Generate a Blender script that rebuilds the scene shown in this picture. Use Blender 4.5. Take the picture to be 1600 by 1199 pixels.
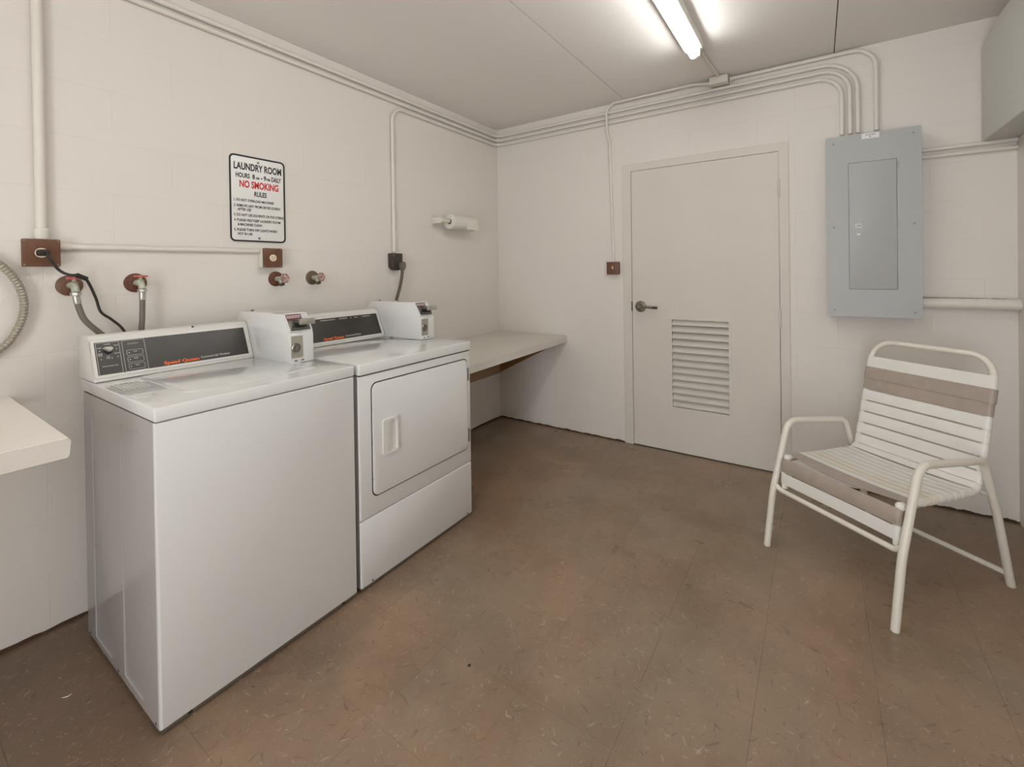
import bpy, bmesh, math, random
from mathutils import Vector, Matrix

for o in list(bpy.data.objects):
    bpy.data.objects.remove(o)
random.seed(7)
sc = bpy.context.scene
C = sc.collection
V = Vector
PI = math.pi

# ------------------------------------------------------------------ camera
W_ROOM, CEIL, Y_FRONT = 3.165, 2.538, -5.25
cam_d = bpy.data.cameras.new('camera')
cam = bpy.data.objects.new('camera', cam_d)
C.objects.link(cam)
r_ = V((0.82903348, 0.55901278, -0.01442929))
u_ = V((0.00830909, 0.01348621, 0.99987453))
f_ = V((-0.55913724, 0.82904935, -0.00653563))
m = Matrix.Identity(4)
for i in range(3):
    m[i][0] = r_[i]; m[i][1] = u_[i]; m[i][2] = -f_[i]
m.translation = V((2.33989, -3.25773, 1.29324))
cam.matrix_world = m
cam_d.sensor_width = 36
cam_d.sensor_fit = 'HORIZONTAL'
cam_d.lens = 706.808 / 1600 * 36
cam_d.shift_y = -171.53 / 1600
cam_d.clip_start = 0.02
sc.camera = cam

# ------------------------------------------------------------------ world, light levels, exposure
world = bpy.data.worlds.new('world')
sc.world = world
world.use_nodes = True
world.node_tree.nodes['Background'].inputs[0].default_value = (0.8, 0.85, 1, 1)
world.node_tree.nodes['Background'].inputs[1].default_value = 0.6
TUBE_STRENGTH = 16.8
TUBE_COLOR = (1.0, 0.99, 0.975)
# added fill light, tilted upward, in an invented doorway behind the camera
ADDED_DOORWAY = (1.75, 2.85, 2.08)
ld = bpy.data.lights.new('added_fill_light', 'AREA')
ld.shape = 'RECTANGLE'
ld.size = 1.05
ld.size_y = 2.0
ld.energy = 35.5
ld.color = (0.96, 0.985, 1.0)
lo_ = bpy.data.objects.new('added_fill_light', ld)
C.objects.link(lo_)
lo_.location = (2.30, -5.42, 1.03)
lo_.rotation_euler = (V((0.0, 1.0, 0.25)).to_track_quat('-Z', 'Y')).to_euler()
sc.view_settings.view_transform = 'Standard'
sc.view_settings.look = 'None'
sc.view_settings.gamma = 1
sc.view_settings.use_curve_mapping = False
sc.view_settings.exposure = 0.55


def lin(c):
    return tuple(((x / 255) / 12.92 if x / 255 <= 0.04045 else ((x / 255 + 0.055) / 1.055) ** 2.4) for x in c)


# ------------------------------------------------------------------ materials
def mat(name, rgb, rough=0.5, metal=0.0, spec=0.5, coat=0.0, noise=0.0, nscale=8.0, bump=0.0, bscale=120.0, tint=None):
    M = bpy.data.materials.new(name)
    M.use_nodes = True
    nt = M.node_tree
    b = nt.nodes['Principled BSDF']
    col = lin(rgb) + (1,)
    b.inputs['Base Color'].default_value = col
    b.inputs['Roughness'].default_value = rough
    b.inputs['Metallic'].default_value = metal
    b.inputs['Specular IOR Level'].default_value = spec
    b.inputs['Coat Weight'].default_value = coat
    b.inputs['Coat Roughness'].default_value = 0.03
    geo = nt.nodes.new('ShaderNodeNewGeometry')
    if noise > 0:
        n = nt.nodes.new('ShaderNodeTexNoise')
        n.inputs['Scale'].default_value = nscale
        n.inputs['Detail'].default_value = 5
        nt.links.new(geo.outputs['Position'], n.inputs['Vector'])
        mx = nt.nodes.new('ShaderNodeMix')
        mx.data_type = 'RGBA'
        t = lin(tint) if tint else tuple(x * 0.6 for x in col[:3])
        rmp = nt.nodes.new('ShaderNodeMapRange')
        rmp.inputs['From Min'].default_value = 0.35
        rmp.inputs['From Max'].default_value = 0.75
        rmp.inputs['To Max'].default_value = noise
        nt.links.new(n.outputs['Fac'], rmp.inputs['Value'])
        nt.links.new(rmp.outputs['Result'], mx.inputs['Factor'])
        mx.inputs['A'].default_value = col
        mx.inputs['B'].default_value = tuple(t) + (1,)
        nt.links.new(mx.outputs['Result'], b.inputs['Base Color'])
    if bump > 0:
        n2 = nt.nodes.new('ShaderNodeTexNoise')
        n2.inputs['Scale'].default_value = bscale
        n2.inputs['Detail'].default_value = 4
        nt.links.new(geo.outputs['Position'], n2.inputs['Vector'])
        bp = nt.nodes.new('ShaderNodeBump')
        bp.inputs['Strength'].default_value = bump
        bp.inputs['Distance'].default_value = 0.002
        nt.links.new(n2.outputs['Fac'], bp.inputs['Height'])
        nt.links.new(bp.outputs['Normal'], b.inputs['Normal'])
    return M


WALL = mat('painted_block', (226, 221, 214), 0.55, spec=0.3, noise=0.12, nscale=2.2, tint=(219, 207, 200), bump=0.35, bscale=45)
JOINT = mat('painted_mortar', (222, 216, 208), 0.6, spec=0.2, bump=0.3, bscale=90)
PIPE = mat('painted_pipe', (224, 219, 210), 0.4, spec=0.4, bump=0.1, bscale=60)
CEILM = mat('ceiling_paint', (236, 232, 227), 0.7, spec=0.2, noise=0.15, nscale=1.5, tint=(230, 223, 217), bump=0.1, bscale=60)
SUBF = mat('tile_mastic', (104, 84, 66), 0.8)
DARKGAP = mat('dark_gap', (52, 42, 34), 0.8)
DOORM = mat('door_paint', (217, 211, 202), 0.5, spec=0.35, noise=0.1, nscale=3, bump=0.08, bscale=70)
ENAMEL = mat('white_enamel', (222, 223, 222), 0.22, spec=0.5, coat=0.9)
ENAMEL_SHADED = mat('enamel_side_shade', (168, 163, 160), 0.22, spec=0.5)  # white enamel greyed to paint in the shade on the machine sides
CONSOLE = mat('console_white', (220, 218, 212), 0.35)
BLACKPANEL = mat('console_black', (48, 44, 40), 0.3, noise=0.4, nscale=12, tint=(66, 62, 57))
INKWHITE = mat('ink_white', (205, 200, 192), 0.5)
INKORANGE = mat('ink_orange', (240, 108, 40), 0.5)
INKBLACK = mat('ink_black', (34, 33, 34), 0.5)
INKRED = mat('ink_red', (205, 40, 38), 0.5)
INKGREY = mat('ink_grey', (120, 118, 104), 0.6)
SIGNM = mat('sign_white', (232, 231, 228), 0.35)
BROWN = mat('brown_cover', (112, 76, 56), 0.45, noise=0.4, nscale=40, tint=(78, 48, 30))
RUST = mat('rusty_brown', (112, 68, 44), 0.6, noise=0.8, nscale=60, tint=(64, 34, 20), bump=0.4, bscale=120)
OLDBRASS = mat('tarnished_escutcheon', (118, 104, 84), 0.5, metal=0.3, noise=0.8, nscale=60, tint=(70, 50, 36))
BRASS = mat('painted_valve_body', (196, 200, 184), 0.4, metal=0.2, noise=0.7, nscale=80, tint=(120, 130, 104))
POINTER = mat('grey_pointer', (186, 182, 174), 0.35)
CHROME = mat('galvanised_metal', (200, 198, 192), 0.28, metal=0.9)
STEEL = mat('satin_steel', (150, 148, 140), 0.3, metal=0.85)
REDPAINT = mat('red_handwheel', (196, 70, 56), 0.4, noise=0.6, nscale=120, tint=(225, 180, 165))
PINKWHEEL = mat('faded_handwheel', (150, 74, 66), 0.5, noise=0.8, nscale=150, tint=(214, 205, 190))
RUBBER = mat('black_rubber', (40, 37, 33), 0.5)
HOSE = mat('grey_hose', (112, 106, 98), 0.4)
HOSEDARK = mat('dark_hose', (78, 73, 66), 0.5)
FLEX = mat('flexible_steel', (178, 172, 158), 0.4, metal=0.6)
IVORY = mat('ivory_plastic', (228, 214, 188), 0.4)
BLACKBOX = mat('bronze_black_box', (66, 58, 50), 0.45)
PLUG = mat('grey_brown_plug', (112, 104, 90), 0.5)
CORD = mat('grey_brown_cord', (98, 90, 74), 0.5)
PANELGREY = mat('grey_panel_paint', (176, 178, 177), 0.42, spec=0.4, bump=0.05)
CABGREY = mat('grey_cabinet_paint', (196, 196, 190), 0.42, spec=0.4)
LAMINATE = mat('beige_laminate', (246, 240, 231), 0.32)
LAMINATE_EDGE = mat('laminate_edge', (214, 208, 200), 0.35)
SHELFLAM = mat('far_laminate', (210, 204, 193), 0.35)
PLY = mat('bare_plywood', (150, 112, 66), 0.65, noise=0.5, nscale=14, tint=(112, 78, 40))
TAN = mat('tan_board', (176, 148, 118), 0.6, noise=0.3, nscale=6)
FRAMEM = mat('cream_tube', (226, 222, 210), 0.35, noise=0.25, nscale=30, tint=(208, 201, 184))
STRAPW = mat('white_vinyl', (230, 228, 223), 0.35, noise=0.15, nscale=20, tint=(215, 208, 190))
STRAPY = mat('yellowed_vinyl', (229, 224, 211), 0.4, noise=0.5, nscale=14, tint=(222, 212, 184))
STRAPG = mat('taupe_vinyl', (170, 157, 146), 0.4, noise=0.4, nscale=25, tint=(150, 137, 124))
PAPER = mat('paper_towel', (226, 224, 214), 0.9, spec=0.1, bump=0.5, bscale=70)
HOLDER = mat('white_holder', (220, 216, 204), 0.4)
BRONZE = mat('aged_satin_lever', (128, 122, 108), 0.38, metal=0.7)
DARKTIP = mat('dark_metal_and_shade', (82, 72, 62), 0.45, metal=0.4)
GLUE = mat('dark_adhesive', (84, 60, 42), 0.8, noise=0.6, nscale=30)
FIXT = mat('fixture_white', (226, 224, 216), 0.35)
COINMETAL = mat('coin_slide_metal', (118, 116, 108), 0.35, metal=0.7)
COINPLATE = mat('coin_lock_plate', (178, 174, 160), 0.4, metal=0.5)
COINRED = mat('coin_label_red', (110, 40, 44), 0.5)

TUBEM = bpy.data.materials.new('lit_tube')
TUBEM.use_nodes = True
nt = TUBEM.node_tree
nt.nodes.clear()
em = nt.nodes.new('ShaderNodeEmission')
em.inputs[0].default_value = TUBE_COLOR + (1,)
em.inputs[1].default_value = TUBE_STRENGTH
out = nt.nodes.new('ShaderNodeOutputMaterial')
nt.links.new(em.outputs[0], out.inputs[0])


def floor_material():
    M = bpy.data.materials.new('vinyl_tile')
    M.use_nodes = True
    nt = M.node_tree
    L = nt.links.new
    b = nt.nodes['Principled BSDF']
    geo = nt.nodes.new('ShaderNodeNewGeometry')
    oi = nt.nodes.new('ShaderNodeObjectInfo')

    def noise(scale, vec=None, detail=4, dist=0.0, rough=0.55):
        n = nt.nodes.new('ShaderNodeTexNoise')
        n.inputs['Scale'].default_value = scale
        n.inputs['Detail'].default_value = detail
        n.inputs['Distortion'].default_value = dist
        n.inputs['Roughness'].default_value = rough
        L(vec if vec else geo.outputs['Position'], n.inputs['Vector'])
        return n.outputs['Fac']

    def mapped(scale, rot=0.0, off=(0, 0, 0)):
        mp = nt.nodes.new('ShaderNodeMapping')
        mp.vector_type = 'TEXTURE'
        mp.inputs['Scale'].default_value = tuple(1 / q for q in scale)
        mp.inputs['Rotation'].default_value = (0, 0, rot)
        mp.inputs['Location'].default_value = off
        L(geo.outputs['Position'], mp.inputs['Vector'])
        return mp.outputs['Vector']

    def rng(v, a, b_, c=0.0, d=1.0):
        r = nt.nodes.new('ShaderNodeMapRange')
        r.inputs['From Min'].default_value = a
        r.inputs['From Max'].default_value = b_
        r.inputs['To Min'].default_value = c
        r.inputs['To Max'].default_value = d
        L(v, r.inputs['Value'])
        return r.outputs['Result']

    def mix(f, a, c):
        mx = nt.nodes.new('ShaderNodeMix')
        mx.data_type = 'RGBA'
        if isinstance(f, float):
            mx.inputs['Factor'].default_value = f
        else:
            L(f, mx.inputs['Factor'])
        for k, s in (('A', a), ('B', c)):
            if isinstance(s, tuple):
                mx.inputs[k].default_value = lin(s) + (1,)
            else:
                L(s, mx.inputs[k])
        return mx.outputs['Result']

    col = mix(rng(noise(1.3, dist=0.8), 0.38, 0.62), (158, 130, 106), (149, 131, 111))
    col = mix(rng(noise(4.5, detail=7, dist=0.4), 0.42, 0.75, 0, 0.5), col, (124, 110, 92))
    col = mix(rng(noise(2.3, mapped((1, 1, 1), 0, (3, 5, 0)), detail=9, rough=0.7), 0.46, 0.80, 0, 0.75), col, (110, 84, 60))
    col = mix(rng(oi.outputs['Random'], 0, 1, 0, 0.12), col, (130, 110, 92))
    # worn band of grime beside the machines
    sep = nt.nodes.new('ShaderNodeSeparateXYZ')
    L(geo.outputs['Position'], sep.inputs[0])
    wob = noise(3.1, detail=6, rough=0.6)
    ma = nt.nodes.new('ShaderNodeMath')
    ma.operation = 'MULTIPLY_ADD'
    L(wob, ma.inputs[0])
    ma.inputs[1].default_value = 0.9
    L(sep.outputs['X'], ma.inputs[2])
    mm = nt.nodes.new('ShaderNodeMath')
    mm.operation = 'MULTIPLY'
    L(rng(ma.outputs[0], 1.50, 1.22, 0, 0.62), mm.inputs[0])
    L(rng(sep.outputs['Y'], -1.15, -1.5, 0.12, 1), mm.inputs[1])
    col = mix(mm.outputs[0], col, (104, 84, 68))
    # chips of the vinyl composition tile: short light and dark flecks in several directions
    k = 0
    for rot, off in ((0.2, (0, 0, 0)), (1.15, (7, 3, 0)), (2.2, (2, 9, 0))):
        fl = noise(62, mapped((0.34, 1.3, 1), rot, off), detail=2)
        col = mix(rng(fl, 0.672, 0.71, 0, 0.36), col, (196, 178, 156))
        fd = noise(48, mapped((0.3, 1.4, 1), rot + 0.6, (off[1], off[0] + 4, 0)), detail=2)
        col = mix(rng(fd, 0.655, 0.70, 0, 0.36), col, (92, 74, 58))
    sp = noise(140, detail=1)
    col = mix(rng(sp, 0.70, 0.76, 0, 0.5), col, (206, 190, 168))
    L(col, b.inputs['Base Color'])
    r = rng(noise(4, detail=5), 0.3, 0.7, 0.24, 0.42)
    L(r, b.inputs['Roughness'])
    b.inputs['Specular IOR Level'].default_value = 0.45
    bp = nt.nodes.new('ShaderNodeBump')
    bp.inputs['Strength'].default_value = 0.12
    bp.inputs['Distance'].default_value = 0.002
    L(noise(9, detail=3), bp.inputs['Height'])
    L(bp.outputs['Normal'], b.inputs['Normal'])
    return M


TILE = floor_material()


def sign_fix():
    pass


# ------------------------------------------------------------------ mesh helpers
ORIGIN = {}


def finish(name, bm, m, smooth=True):
    bmesh.ops.recalc_face_normals(bm, faces=bm.faces[:])
    me = bpy.data.meshes.new(name)
    for f in bm.faces:
        f.smooth = smooth
    bm.to_mesh(me)
    bm.free()
    if smooth:
        me.set_sharp_from_angle(angle=math.radians(26))
    me.materials.append(m)
    return me


def obj(name, bm, m, parent=None, label=None, cat=None, group=None, kind=None, smooth=True):
    """links the bmesh (built in room coordinates) as one mesh object with its origin at its own base or middle"""
    vs = [v.co for v in bm.verts]
    lo = V([min(v[i] for v in vs) for i in range(3)])
    hi = V([max(v[i] for v in vs) for i in range(3)])
    c = (lo + hi) / 2
    if parent is None:
        c.z = lo.z
    bmesh.ops.translate(bm, verts=bm.verts[:], vec=-c)
    o = bpy.data.objects.new(name, finish(name, bm, m, smooth))
    C.objects.link(o)
    ORIGIN[o] = c.copy()
    if parent is not None:
        o.parent = parent
        o.location = c - ORIGIN[parent]
    else:
        o.location = c
    props(o, label, cat, group, kind)
    return o


def props(o, label=None, cat=None, group=None, kind=None):
    if label: o['label'] = label
    if cat: o['category'] = cat
    if group: o['group'] = group
    if kind: o['kind'] = kind


def thing(name, loc, label=None, cat=None, group=None, kind=None):
    o = bpy.data.objects.new(name, None)
    o.empty_display_size = 0.05
    C.objects.link(o)
    o.location = loc
    ORIGIN[o] = V(loc)
    props(o, label, cat, group, kind)
    return o


def B():
    return bmesh.new()


def box(bm, x0, x1, y0, y1, z0, z1, bev=0.0, seg=2):
    vs = [bm.verts.new((x, y, z)) for x in (x0, x1) for y in (y0, y1) for z in (z0, z1)]
    fs = [bm.faces.new([vs[i] for i in q]) for q in ((0, 1, 3, 2), (4, 6, 7, 5), (0, 4, 5, 1), (2, 3, 7, 6), (0, 2, 6, 4), (1, 5, 7, 3))]
    if bev > 0:
        es = list({e for f in fs for e in f.edges})
        bmesh.ops.bevel(bm, geom=es, offset=bev, segments=seg, affect='EDGES', profile=0.5)
    return bm


def rrect(w, h, r, n=5, cx=0, cy=0):
    if r <= 1e-6:
        return [(cx - w / 2, cy - h / 2), (cx + w / 2, cy - h / 2), (cx + w / 2, cy + h / 2), (cx - w / 2, cy + h / 2)]
    pts = []
    for (sx, sy, a0) in ((1, -1, -PI / 2), (1, 1, 0), (-1, 1, PI / 2), (-1, -1, PI)):
        for k in range(n + 1):
            a = a0 + k * PI / 2 / n
            pts.append((cx + sx * (w / 2 - r) + r * math.cos(a), cy + sy * (h / 2 - r) + r * math.sin(a)))
    return pts


def loops(bm, ls, cap0=True, cap1=True, closed=True):
    vv = [[bm.verts.new(p) for p in l] for l in ls]
    n = len(vv[0])
    for a, b in zip(vv, vv[1:]):
        for i in range(n if closed else n - 1):
            bm.faces.new((a[i], a[(i + 1) % n], b[(i + 1) % n], b[i]))
    if cap0: bm.faces.new(list(reversed(vv[0])))
    if cap1: bm.faces.new(vv[-1])
    return vv


def slab(bm, O, R, U, w, h, t, r=0.0, bev=0.0, n=5):
    """rounded plate centred on O in the plane (R, U), rising by t along R x U"""
    O, R, U = V(O), V(R).normalized(), V(U).normalized()
    N = R.cross(U)

    def L(ww, hh, rr, d):
        return [O + R * a + U * b + N * d for a, b in rrect(ww, hh, rr, n)]
    ls = [L(w, h, r, 0)]
    if bev > 0:
        ls += [L(w, h, r, t - bev), L(w - bev * 0.6, h - bev * 0.6, max(r - bev * 0.3, 1e-4 if r > 0 else 0), t - bev * 0.3),
               L(w - 2 * bev, h - 2 * bev, max(r - bev, 1e-4 if r > 0 else 0), t)]
    else:
        ls.append(L(w, h, r, t))
    return loops(bm, ls)


def ring(bm, O, R, U, w, h, wi, hi, t, r=0.0, ri=0.0, off=(0, 0), n=5):
    """plate with a rectangular hole"""
    O, R, U = V(O), V(R).normalized(), V(U).normalized()
    N = R.cross(U)
    if r <= 0 and ri > 0: r = 0.0005
    if ri <= 0 and r > 0: ri = 0.0005
    P = lambda pts, d: [O + R * a + U * b + N * d for a, b in pts]
    o2, i2 = rrect(w, h, r, n), rrect(wi, hi, ri, n, off[0], off[1])
    ls = [P(o2, 0), P(o2, t), P(i2, t), P(i2, 0)]
    vv = loops(bm, ls, False, False)
    k = len(vv[0])
    for i in range(k):
        bm.faces.new((vv[3][i], vv[3][(i + 1) % k], vv[0][(i + 1) % k], vv[0][i]))


def prism(bm, pts, a0, a1, place, bev=0.0, seg=2):
    """extrudes a 2-D outline between a0 and a1; place(p, q, a) gives the point in the room"""
    va = [bm.verts.new(place(p, q, a0)) for p, q in pts]
    vb = [bm.verts.new(place(p, q, a1)) for p, q in pts]
    n = len(pts)
    fs = [bm.faces.new((va[i], va[(i + 1) % n], vb[(i + 1) % n], vb[i])) for i in range(n)]
    fs += [bm.faces.new(list(reversed(va))), bm.faces.new(vb)]
    if bev > 0:
        es = list({e for f in fs for e in f.edges})
        bmesh.ops.bevel(bm, geom=es, offset=bev, segments=seg, affect='EDGES', profile=0.5)


def fillet(pts, rad, n=8):
    pts = [V(p) for p in pts]
    outp = [pts[0]]
    if not isinstance(rad, (list, tuple)):
        rad = [rad] * (len(pts) - 2)
    for i in range(1, len(pts) - 1):
        p, a, b = pts[i], pts[i - 1] - pts[i], pts[i + 1] - pts[i]
        ang = a.angle(b)
        if ang > PI - 0.01 or rad[i - 1] <= 0:
            outp.append(p)
            continue
        d = min(rad[i - 1] / math.tan(ang / 2), a.length * 0.499, b.length * 0.499)
        a.normalize(); b.normalize()
        r = d * math.tan(ang / 2)
        cen = p + (a + b).normalized() * (r / math.sin(ang / 2))
        s, e = p + a * d - cen, p + b * d - cen
        tot = s.angle(e)
        ax = s.cross(e).normalized()
        for k in range(n + 1):
            outp.append(cen + Matrix.Rotation(tot * k / n, 3, ax) @ s)
    outp.append(pts[-1])
    return outp


def tube(bm, pts, r, seg=14, cap=True):
    pts = [V(p) for p in pts]
    q = [pts[0]]
    for p in pts[1:]:
        if (p - q[-1]).length > 1e-5: q.append(p)
    pts = q
    rs = r if isinstance(r, (list, tuple)) else [r] * len(pts)
    T = [(pts[min(i + 1, len(pts) - 1)] - pts[max(i - 1, 0)]).normalized() for i in range(len(pts))]
    up = V((0, 0, 1)) if abs(T[0].z) < 0.9 else V((1, 0, 0))
    nrm = (up - T[0] * up.dot(T[0])).normalized()
    ls = []
    for i, p in enumerate(pts):
        if i:
            nrm = (nrm - T[i] * nrm.dot(T[i])).normalized()
        bi = T[i].cross(nrm)
        k = 1.0
        if 0 < i < len(pts) - 1:
            k = 1 / max(0.5, math.cos((pts[i] - pts[i - 1]).angle(pts[i + 1] - pts[i]) / 2))
        ls.append([p + (nrm * math.cos(2 * PI * j / seg) + bi * math.sin(2 * PI * j / seg)) * rs[i] for j in range(seg)])
    loops(bm, ls, cap, cap)


def lathe(bm, O, N, prof, seg=24):
    O, N = V(O), V(N).normalized()
    up = V((0, 0, 1)) if abs(N.z) < 0.9 else V((1, 0, 0))
    R = up.cross(N).normalized()
    U = N.cross(R)
    ls = [[O + N * h + (R * math.cos(2 * PI * j / seg) + U * math.sin(2 * PI * j / seg)) * max(r, 1e-5) for j in range(seg)] for r, h in prof]
    loops(bm, ls)


def spline(pts, n=10):
    pts = [V(p) for p in pts]
    P = [pts[0] * 2 - pts[1]] + pts + [pts[-1] * 2 - pts[-2]]
    o = []
    for i in range(1, len(P) - 2):
        for k in range(n):
            t = k / n
            a, b, c, d = P[i - 1], P[i], P[i + 1], P[i + 2]
            o.append(0.5 * ((2 * b) + (c - a) * t + (2 * a - 5 * b + 4 * c - d) * t * t + (3 * b - a - 3 * c + d) * t ** 3))
    o.append(pts[-1])
    return o


def text_bm(bm, s, O, R, U, w=None, h=None, align='left', lift=0.0006, bold=0.0, slant=0.0):
    """flat lettering in the plane (R, U); h = cap height, w = total width"""
    cu = bpy.data.curves.new('lettering', 'FONT')
    cu.body = s
    cu.resolution_u = 3
    cu.offset = bold
    cu.shear = slant
    ob = bpy.data.objects.new('lettering', cu)
    C.objects.link(ob)
    dg = bpy.context.evaluated_depsgraph_get()
    dg.update()
    me = bpy.data.meshes.new_from_object(ob.evaluated_get(dg))
    O, R, U = V(O), V(R).normalized(), V(U).normalized()
    N = R.cross(U)
    xs = [v.co.x for v in me.vertices]
    x0, x1 = min(xs), max(xs)
    capk = 0.70
    sy = h / capk
    sx = sy if w is None else w / (x1 - x0)
    ww = (x1 - x0) * sx
    sh = {'left': 0, 'center': -ww / 2, 'right': -ww}[align]
    idx = {}
    for v in me.vertices:
        idx[v.index] = bm.verts.new(O + R * ((v.co.x - x0) * sx + sh) + U * (v.co.y * sy) + N * lift)
    for p in me.polygons:
        try:
            bm.faces.new([idx[i] for i in p.vertices])
        except ValueError:
            pass
    bpy.data.objects.remove(ob)
    bpy.data.meshes.remove(me)
    bpy.data.curves.remove(cu)


# ================================================================== THE SETTING
X, Y, Z = V((1, 0, 0)), V((0, 1, 0)), V((0, 0, 1))

# floor: slab with individual twelve inch tiles
floor = thing('floor', (0, 0, 0), kind='structure')
bm = B(); box(bm, -0.15, W_ROOM + 0.15, Y_FRONT - 0.15, 0.15, -0.12, -0.0032)
obj('subfloor', bm, SUBF, floor)
T = 0.3048
xs = [1.262 + k * T for k in range(-4, 7)]
ys = [-2.418 + k * T for k in range(-6, 8)]
xs = [0.0] + [x for x in xs if 0.0 < x - 0.03 and x < W_ROOM - 0.02] + [W_ROOM]
ys = [Y_FRONT] + [y for y in ys if y > Y_FRONT + 0.02 and y < -0.02] + [0.0]
cache = {}


def piece(name, w, h, t, bev, m, n_axis):
    """shared mesh of one rectangular piece lying in its plane, front face at 0, rising along n_axis"""
    key = (name, round(w, 4), round(h, 4))
    if key not in cache:
        bm = B()
        RU = {'z': (X, Y), 'x': (Y, Z), 'y': (X, Z)}[n_axis]
        R, U = RU
        N = {'z': Z, 'x': X, 'y': -Y}[n_axis]
        O = -N * t
        P = lambda a, d: [O + R * p + U * q + N * d for p, q in rrect(w - a, h - a, 0)]
        loops(bm, [P(0, 0), P(0, t - bev), P(2 * bev, t)], True, True)
        cache[key] = finish(name, bm, m, smooth=False)
    return cache[key]


for i in range(len(xs) - 1):
    for j in range(len(ys) - 1):
        w, h = xs[i + 1] - xs[i], ys[j + 1] - ys[j]
        o = bpy.data.objects.new('tile', piece('tile', w - 0.00035, h - 0.00035, 0.003, 0.0003, TILE, 'z'))
        C.objects.link(o)
        o.parent = floor
        o.location = ((xs[i] + xs[i + 1]) / 2, (ys[j] + ys[j + 1]) / 2, random.uniform(-0.0001, 0.0001))

# walls
BL, BH = 0.4064, 0.2032


def block_wall(parent, length, place_axis, hole=None):
    """running-bond concrete blocks; u runs away from the far corner, hole = (u0, u1, z1)"""
    nrow = int(math.ceil(CEIL / BH))
    for k in range(nrow):
        z0, z1 = k * BH, min((k + 1) * BH, CEIL)
        off = 0.0 if k % 2 == 0 else BL / 2
        cuts = [0.0]
        u = off if off > 0 else BL
        while u < length - 0.02:
            cuts.append(u); u += BL
        cuts.append(length)
        for a, b in zip(cuts, cuts[1:]):
            rects = [(a, b, z0, z1)]
            if hole and b > hole[0] and a < hole[1] and z0 < hole[2]:
                rects = []
                if a < hole[0] - 0.01: rects.append((a, hole[0], z0, z1))
                if b > hole[1] + 0.01: rects.append((hole[1], b, z0, z1))
                if z1 > hole[2] + 0.01: rects.append((max(a, hole[0]), min(b, hole[1]), hole[2], z1))
            for (p, q, s, t) in rects:
                g = 0.0014
                ax = place_axis
                me = piece('block_' + ax, q - p - g, t - s - g, 0.01, 0.0006, WALL, ax)
                o = bpy.data.objects.new('block', me)
                C.objects.link(o)
                o.parent = parent
                d = random.uniform(-0.0002, 0.0002)
                if ax == 'x':
                    o.location = (d, -(p + q) / 2, (s + t) / 2)
                else:
                    o.location = ((p + q) / 2, -d, (s + t) / 2)


wl = thing('wall_left', (0, 0, 0), kind='structure')
bm = B(); box(bm, -0.16, -0.0006, Y_FRONT - 0.15, 0.16, 0, CEIL)
obj('mortar_bed', bm, JOINT, wl)
block_wall(wl, -Y_FRONT, 'x')

DX0, DX1, DZ1 = 1.144, 2.201, 2.063
wb = thing('wall_back', (0, 0, 0), kind='structure')
bm = B()
box(bm, -0.001, DX0, 0.0006, 0.16, 0, CEIL)
box(bm, DX1, W_ROOM + 0.15, 0.0006, 0.16, 0, CEIL)
box(bm, DX0, DX1, 0.0006, 0.16, DZ1, CEIL)
obj('mortar_bed', bm, JOINT, wb)
block_wall(wb, W_ROOM, 'y', (DX0, DX1, DZ1))

bm = B()
box(bm, W_ROOM, W_ROOM + 0.15, Y_FRONT - 0.15, 0.0011, 0, CEIL)
obj('wall_right', bm, WALL, kind='structure')
bm = B()
box(bm, -0.001, ADDED_DOORWAY[0], Y_FRONT - 0.15, Y_FRONT, 0, CEIL)
box(bm, ADDED_DOORWAY[1], W_ROOM, Y_FRONT - 0.15, Y_FRONT, 0, CEIL)
box(bm, ADDED_DOORWAY[0], ADDED_DOORWAY[1], Y_FRONT - 0.15, Y_FRONT, ADDED_DOORWAY[2], CEIL)  # opening added to the unseen wall for the fill light
obj('wall_front', bm, WALL, kind='structure')

# ceiling: three sheets with open joints
ce = thing('ceiling', (0, 0, CEIL), kind='structure')
bm = B(); box(bm, -0.16, W_ROOM + 0.15, Y_FRONT - 0.15, 0.16, CEIL + 0.006, CEIL + 0.1)
obj('ceiling_backing', bm, DARKGAP, ce)
for a, b in ((0.0, 1.174), (1.1775, 2.4300), (2.4345, W_ROOM)):
    bm = B(); box(bm, a, b, Y_FRONT, 0.0, CEIL, CEIL + 0.006, 0.0008, 1)
    obj('panel', bm, CEILM, ce, smooth=False)

# ragged strip of old baseboard adhesive at the foot of the walls


def glue_strip(name, p0, p1, N):
    bm = B()
    p0, p1 = V(p0), V(p1)
    n = 220
    lo, top, lo2, top2 = [], [], [], []
    for i in range(n + 1):
        t = i / n
        hh = 0.006 + 0.006 * abs(math.sin(t * 41) * math.sin(t * 17 + 1)) + random.uniform(0, 0.004)
        p = p0.lerp(p1, t)
        q = p + V(N) * (0.0035 + random.uniform(0, 0.003))
        lo.append(bm.verts.new(q)); top.append(bm.verts.new(q + Z * hh)); top2.append(bm.verts.new(p + Z * hh)); lo2.append(bm.verts.new(p))
    for i in range(n):
        bm.faces.new((lo[i], lo[i + 1], top[i + 1], top[i]))
        bm.faces.new((top[i], top[i + 1], top2[i + 1], top2[i]))
        bm.faces.new((top2[i], top2[i + 1], lo2[i + 1], lo2[i]))
    obj(name, bm, GLUE, kind='structure', smooth=False)


glue_strip('baseboard_left', (0.0005, Y_FRONT, 0.0003), (0.0005, -0.001, 0.0003), X)
glue_strip('baseboard_back', (0.001, -0.0005, 0.0003), (DX0 - 0.002, -0.0005, 0.0003), -Y)
glue_strip('baseboard_right', (DX1 + 0.002, -0.0005, 0.0003), (W_ROOM, -0.0005, 0.0003), -Y)

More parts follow.
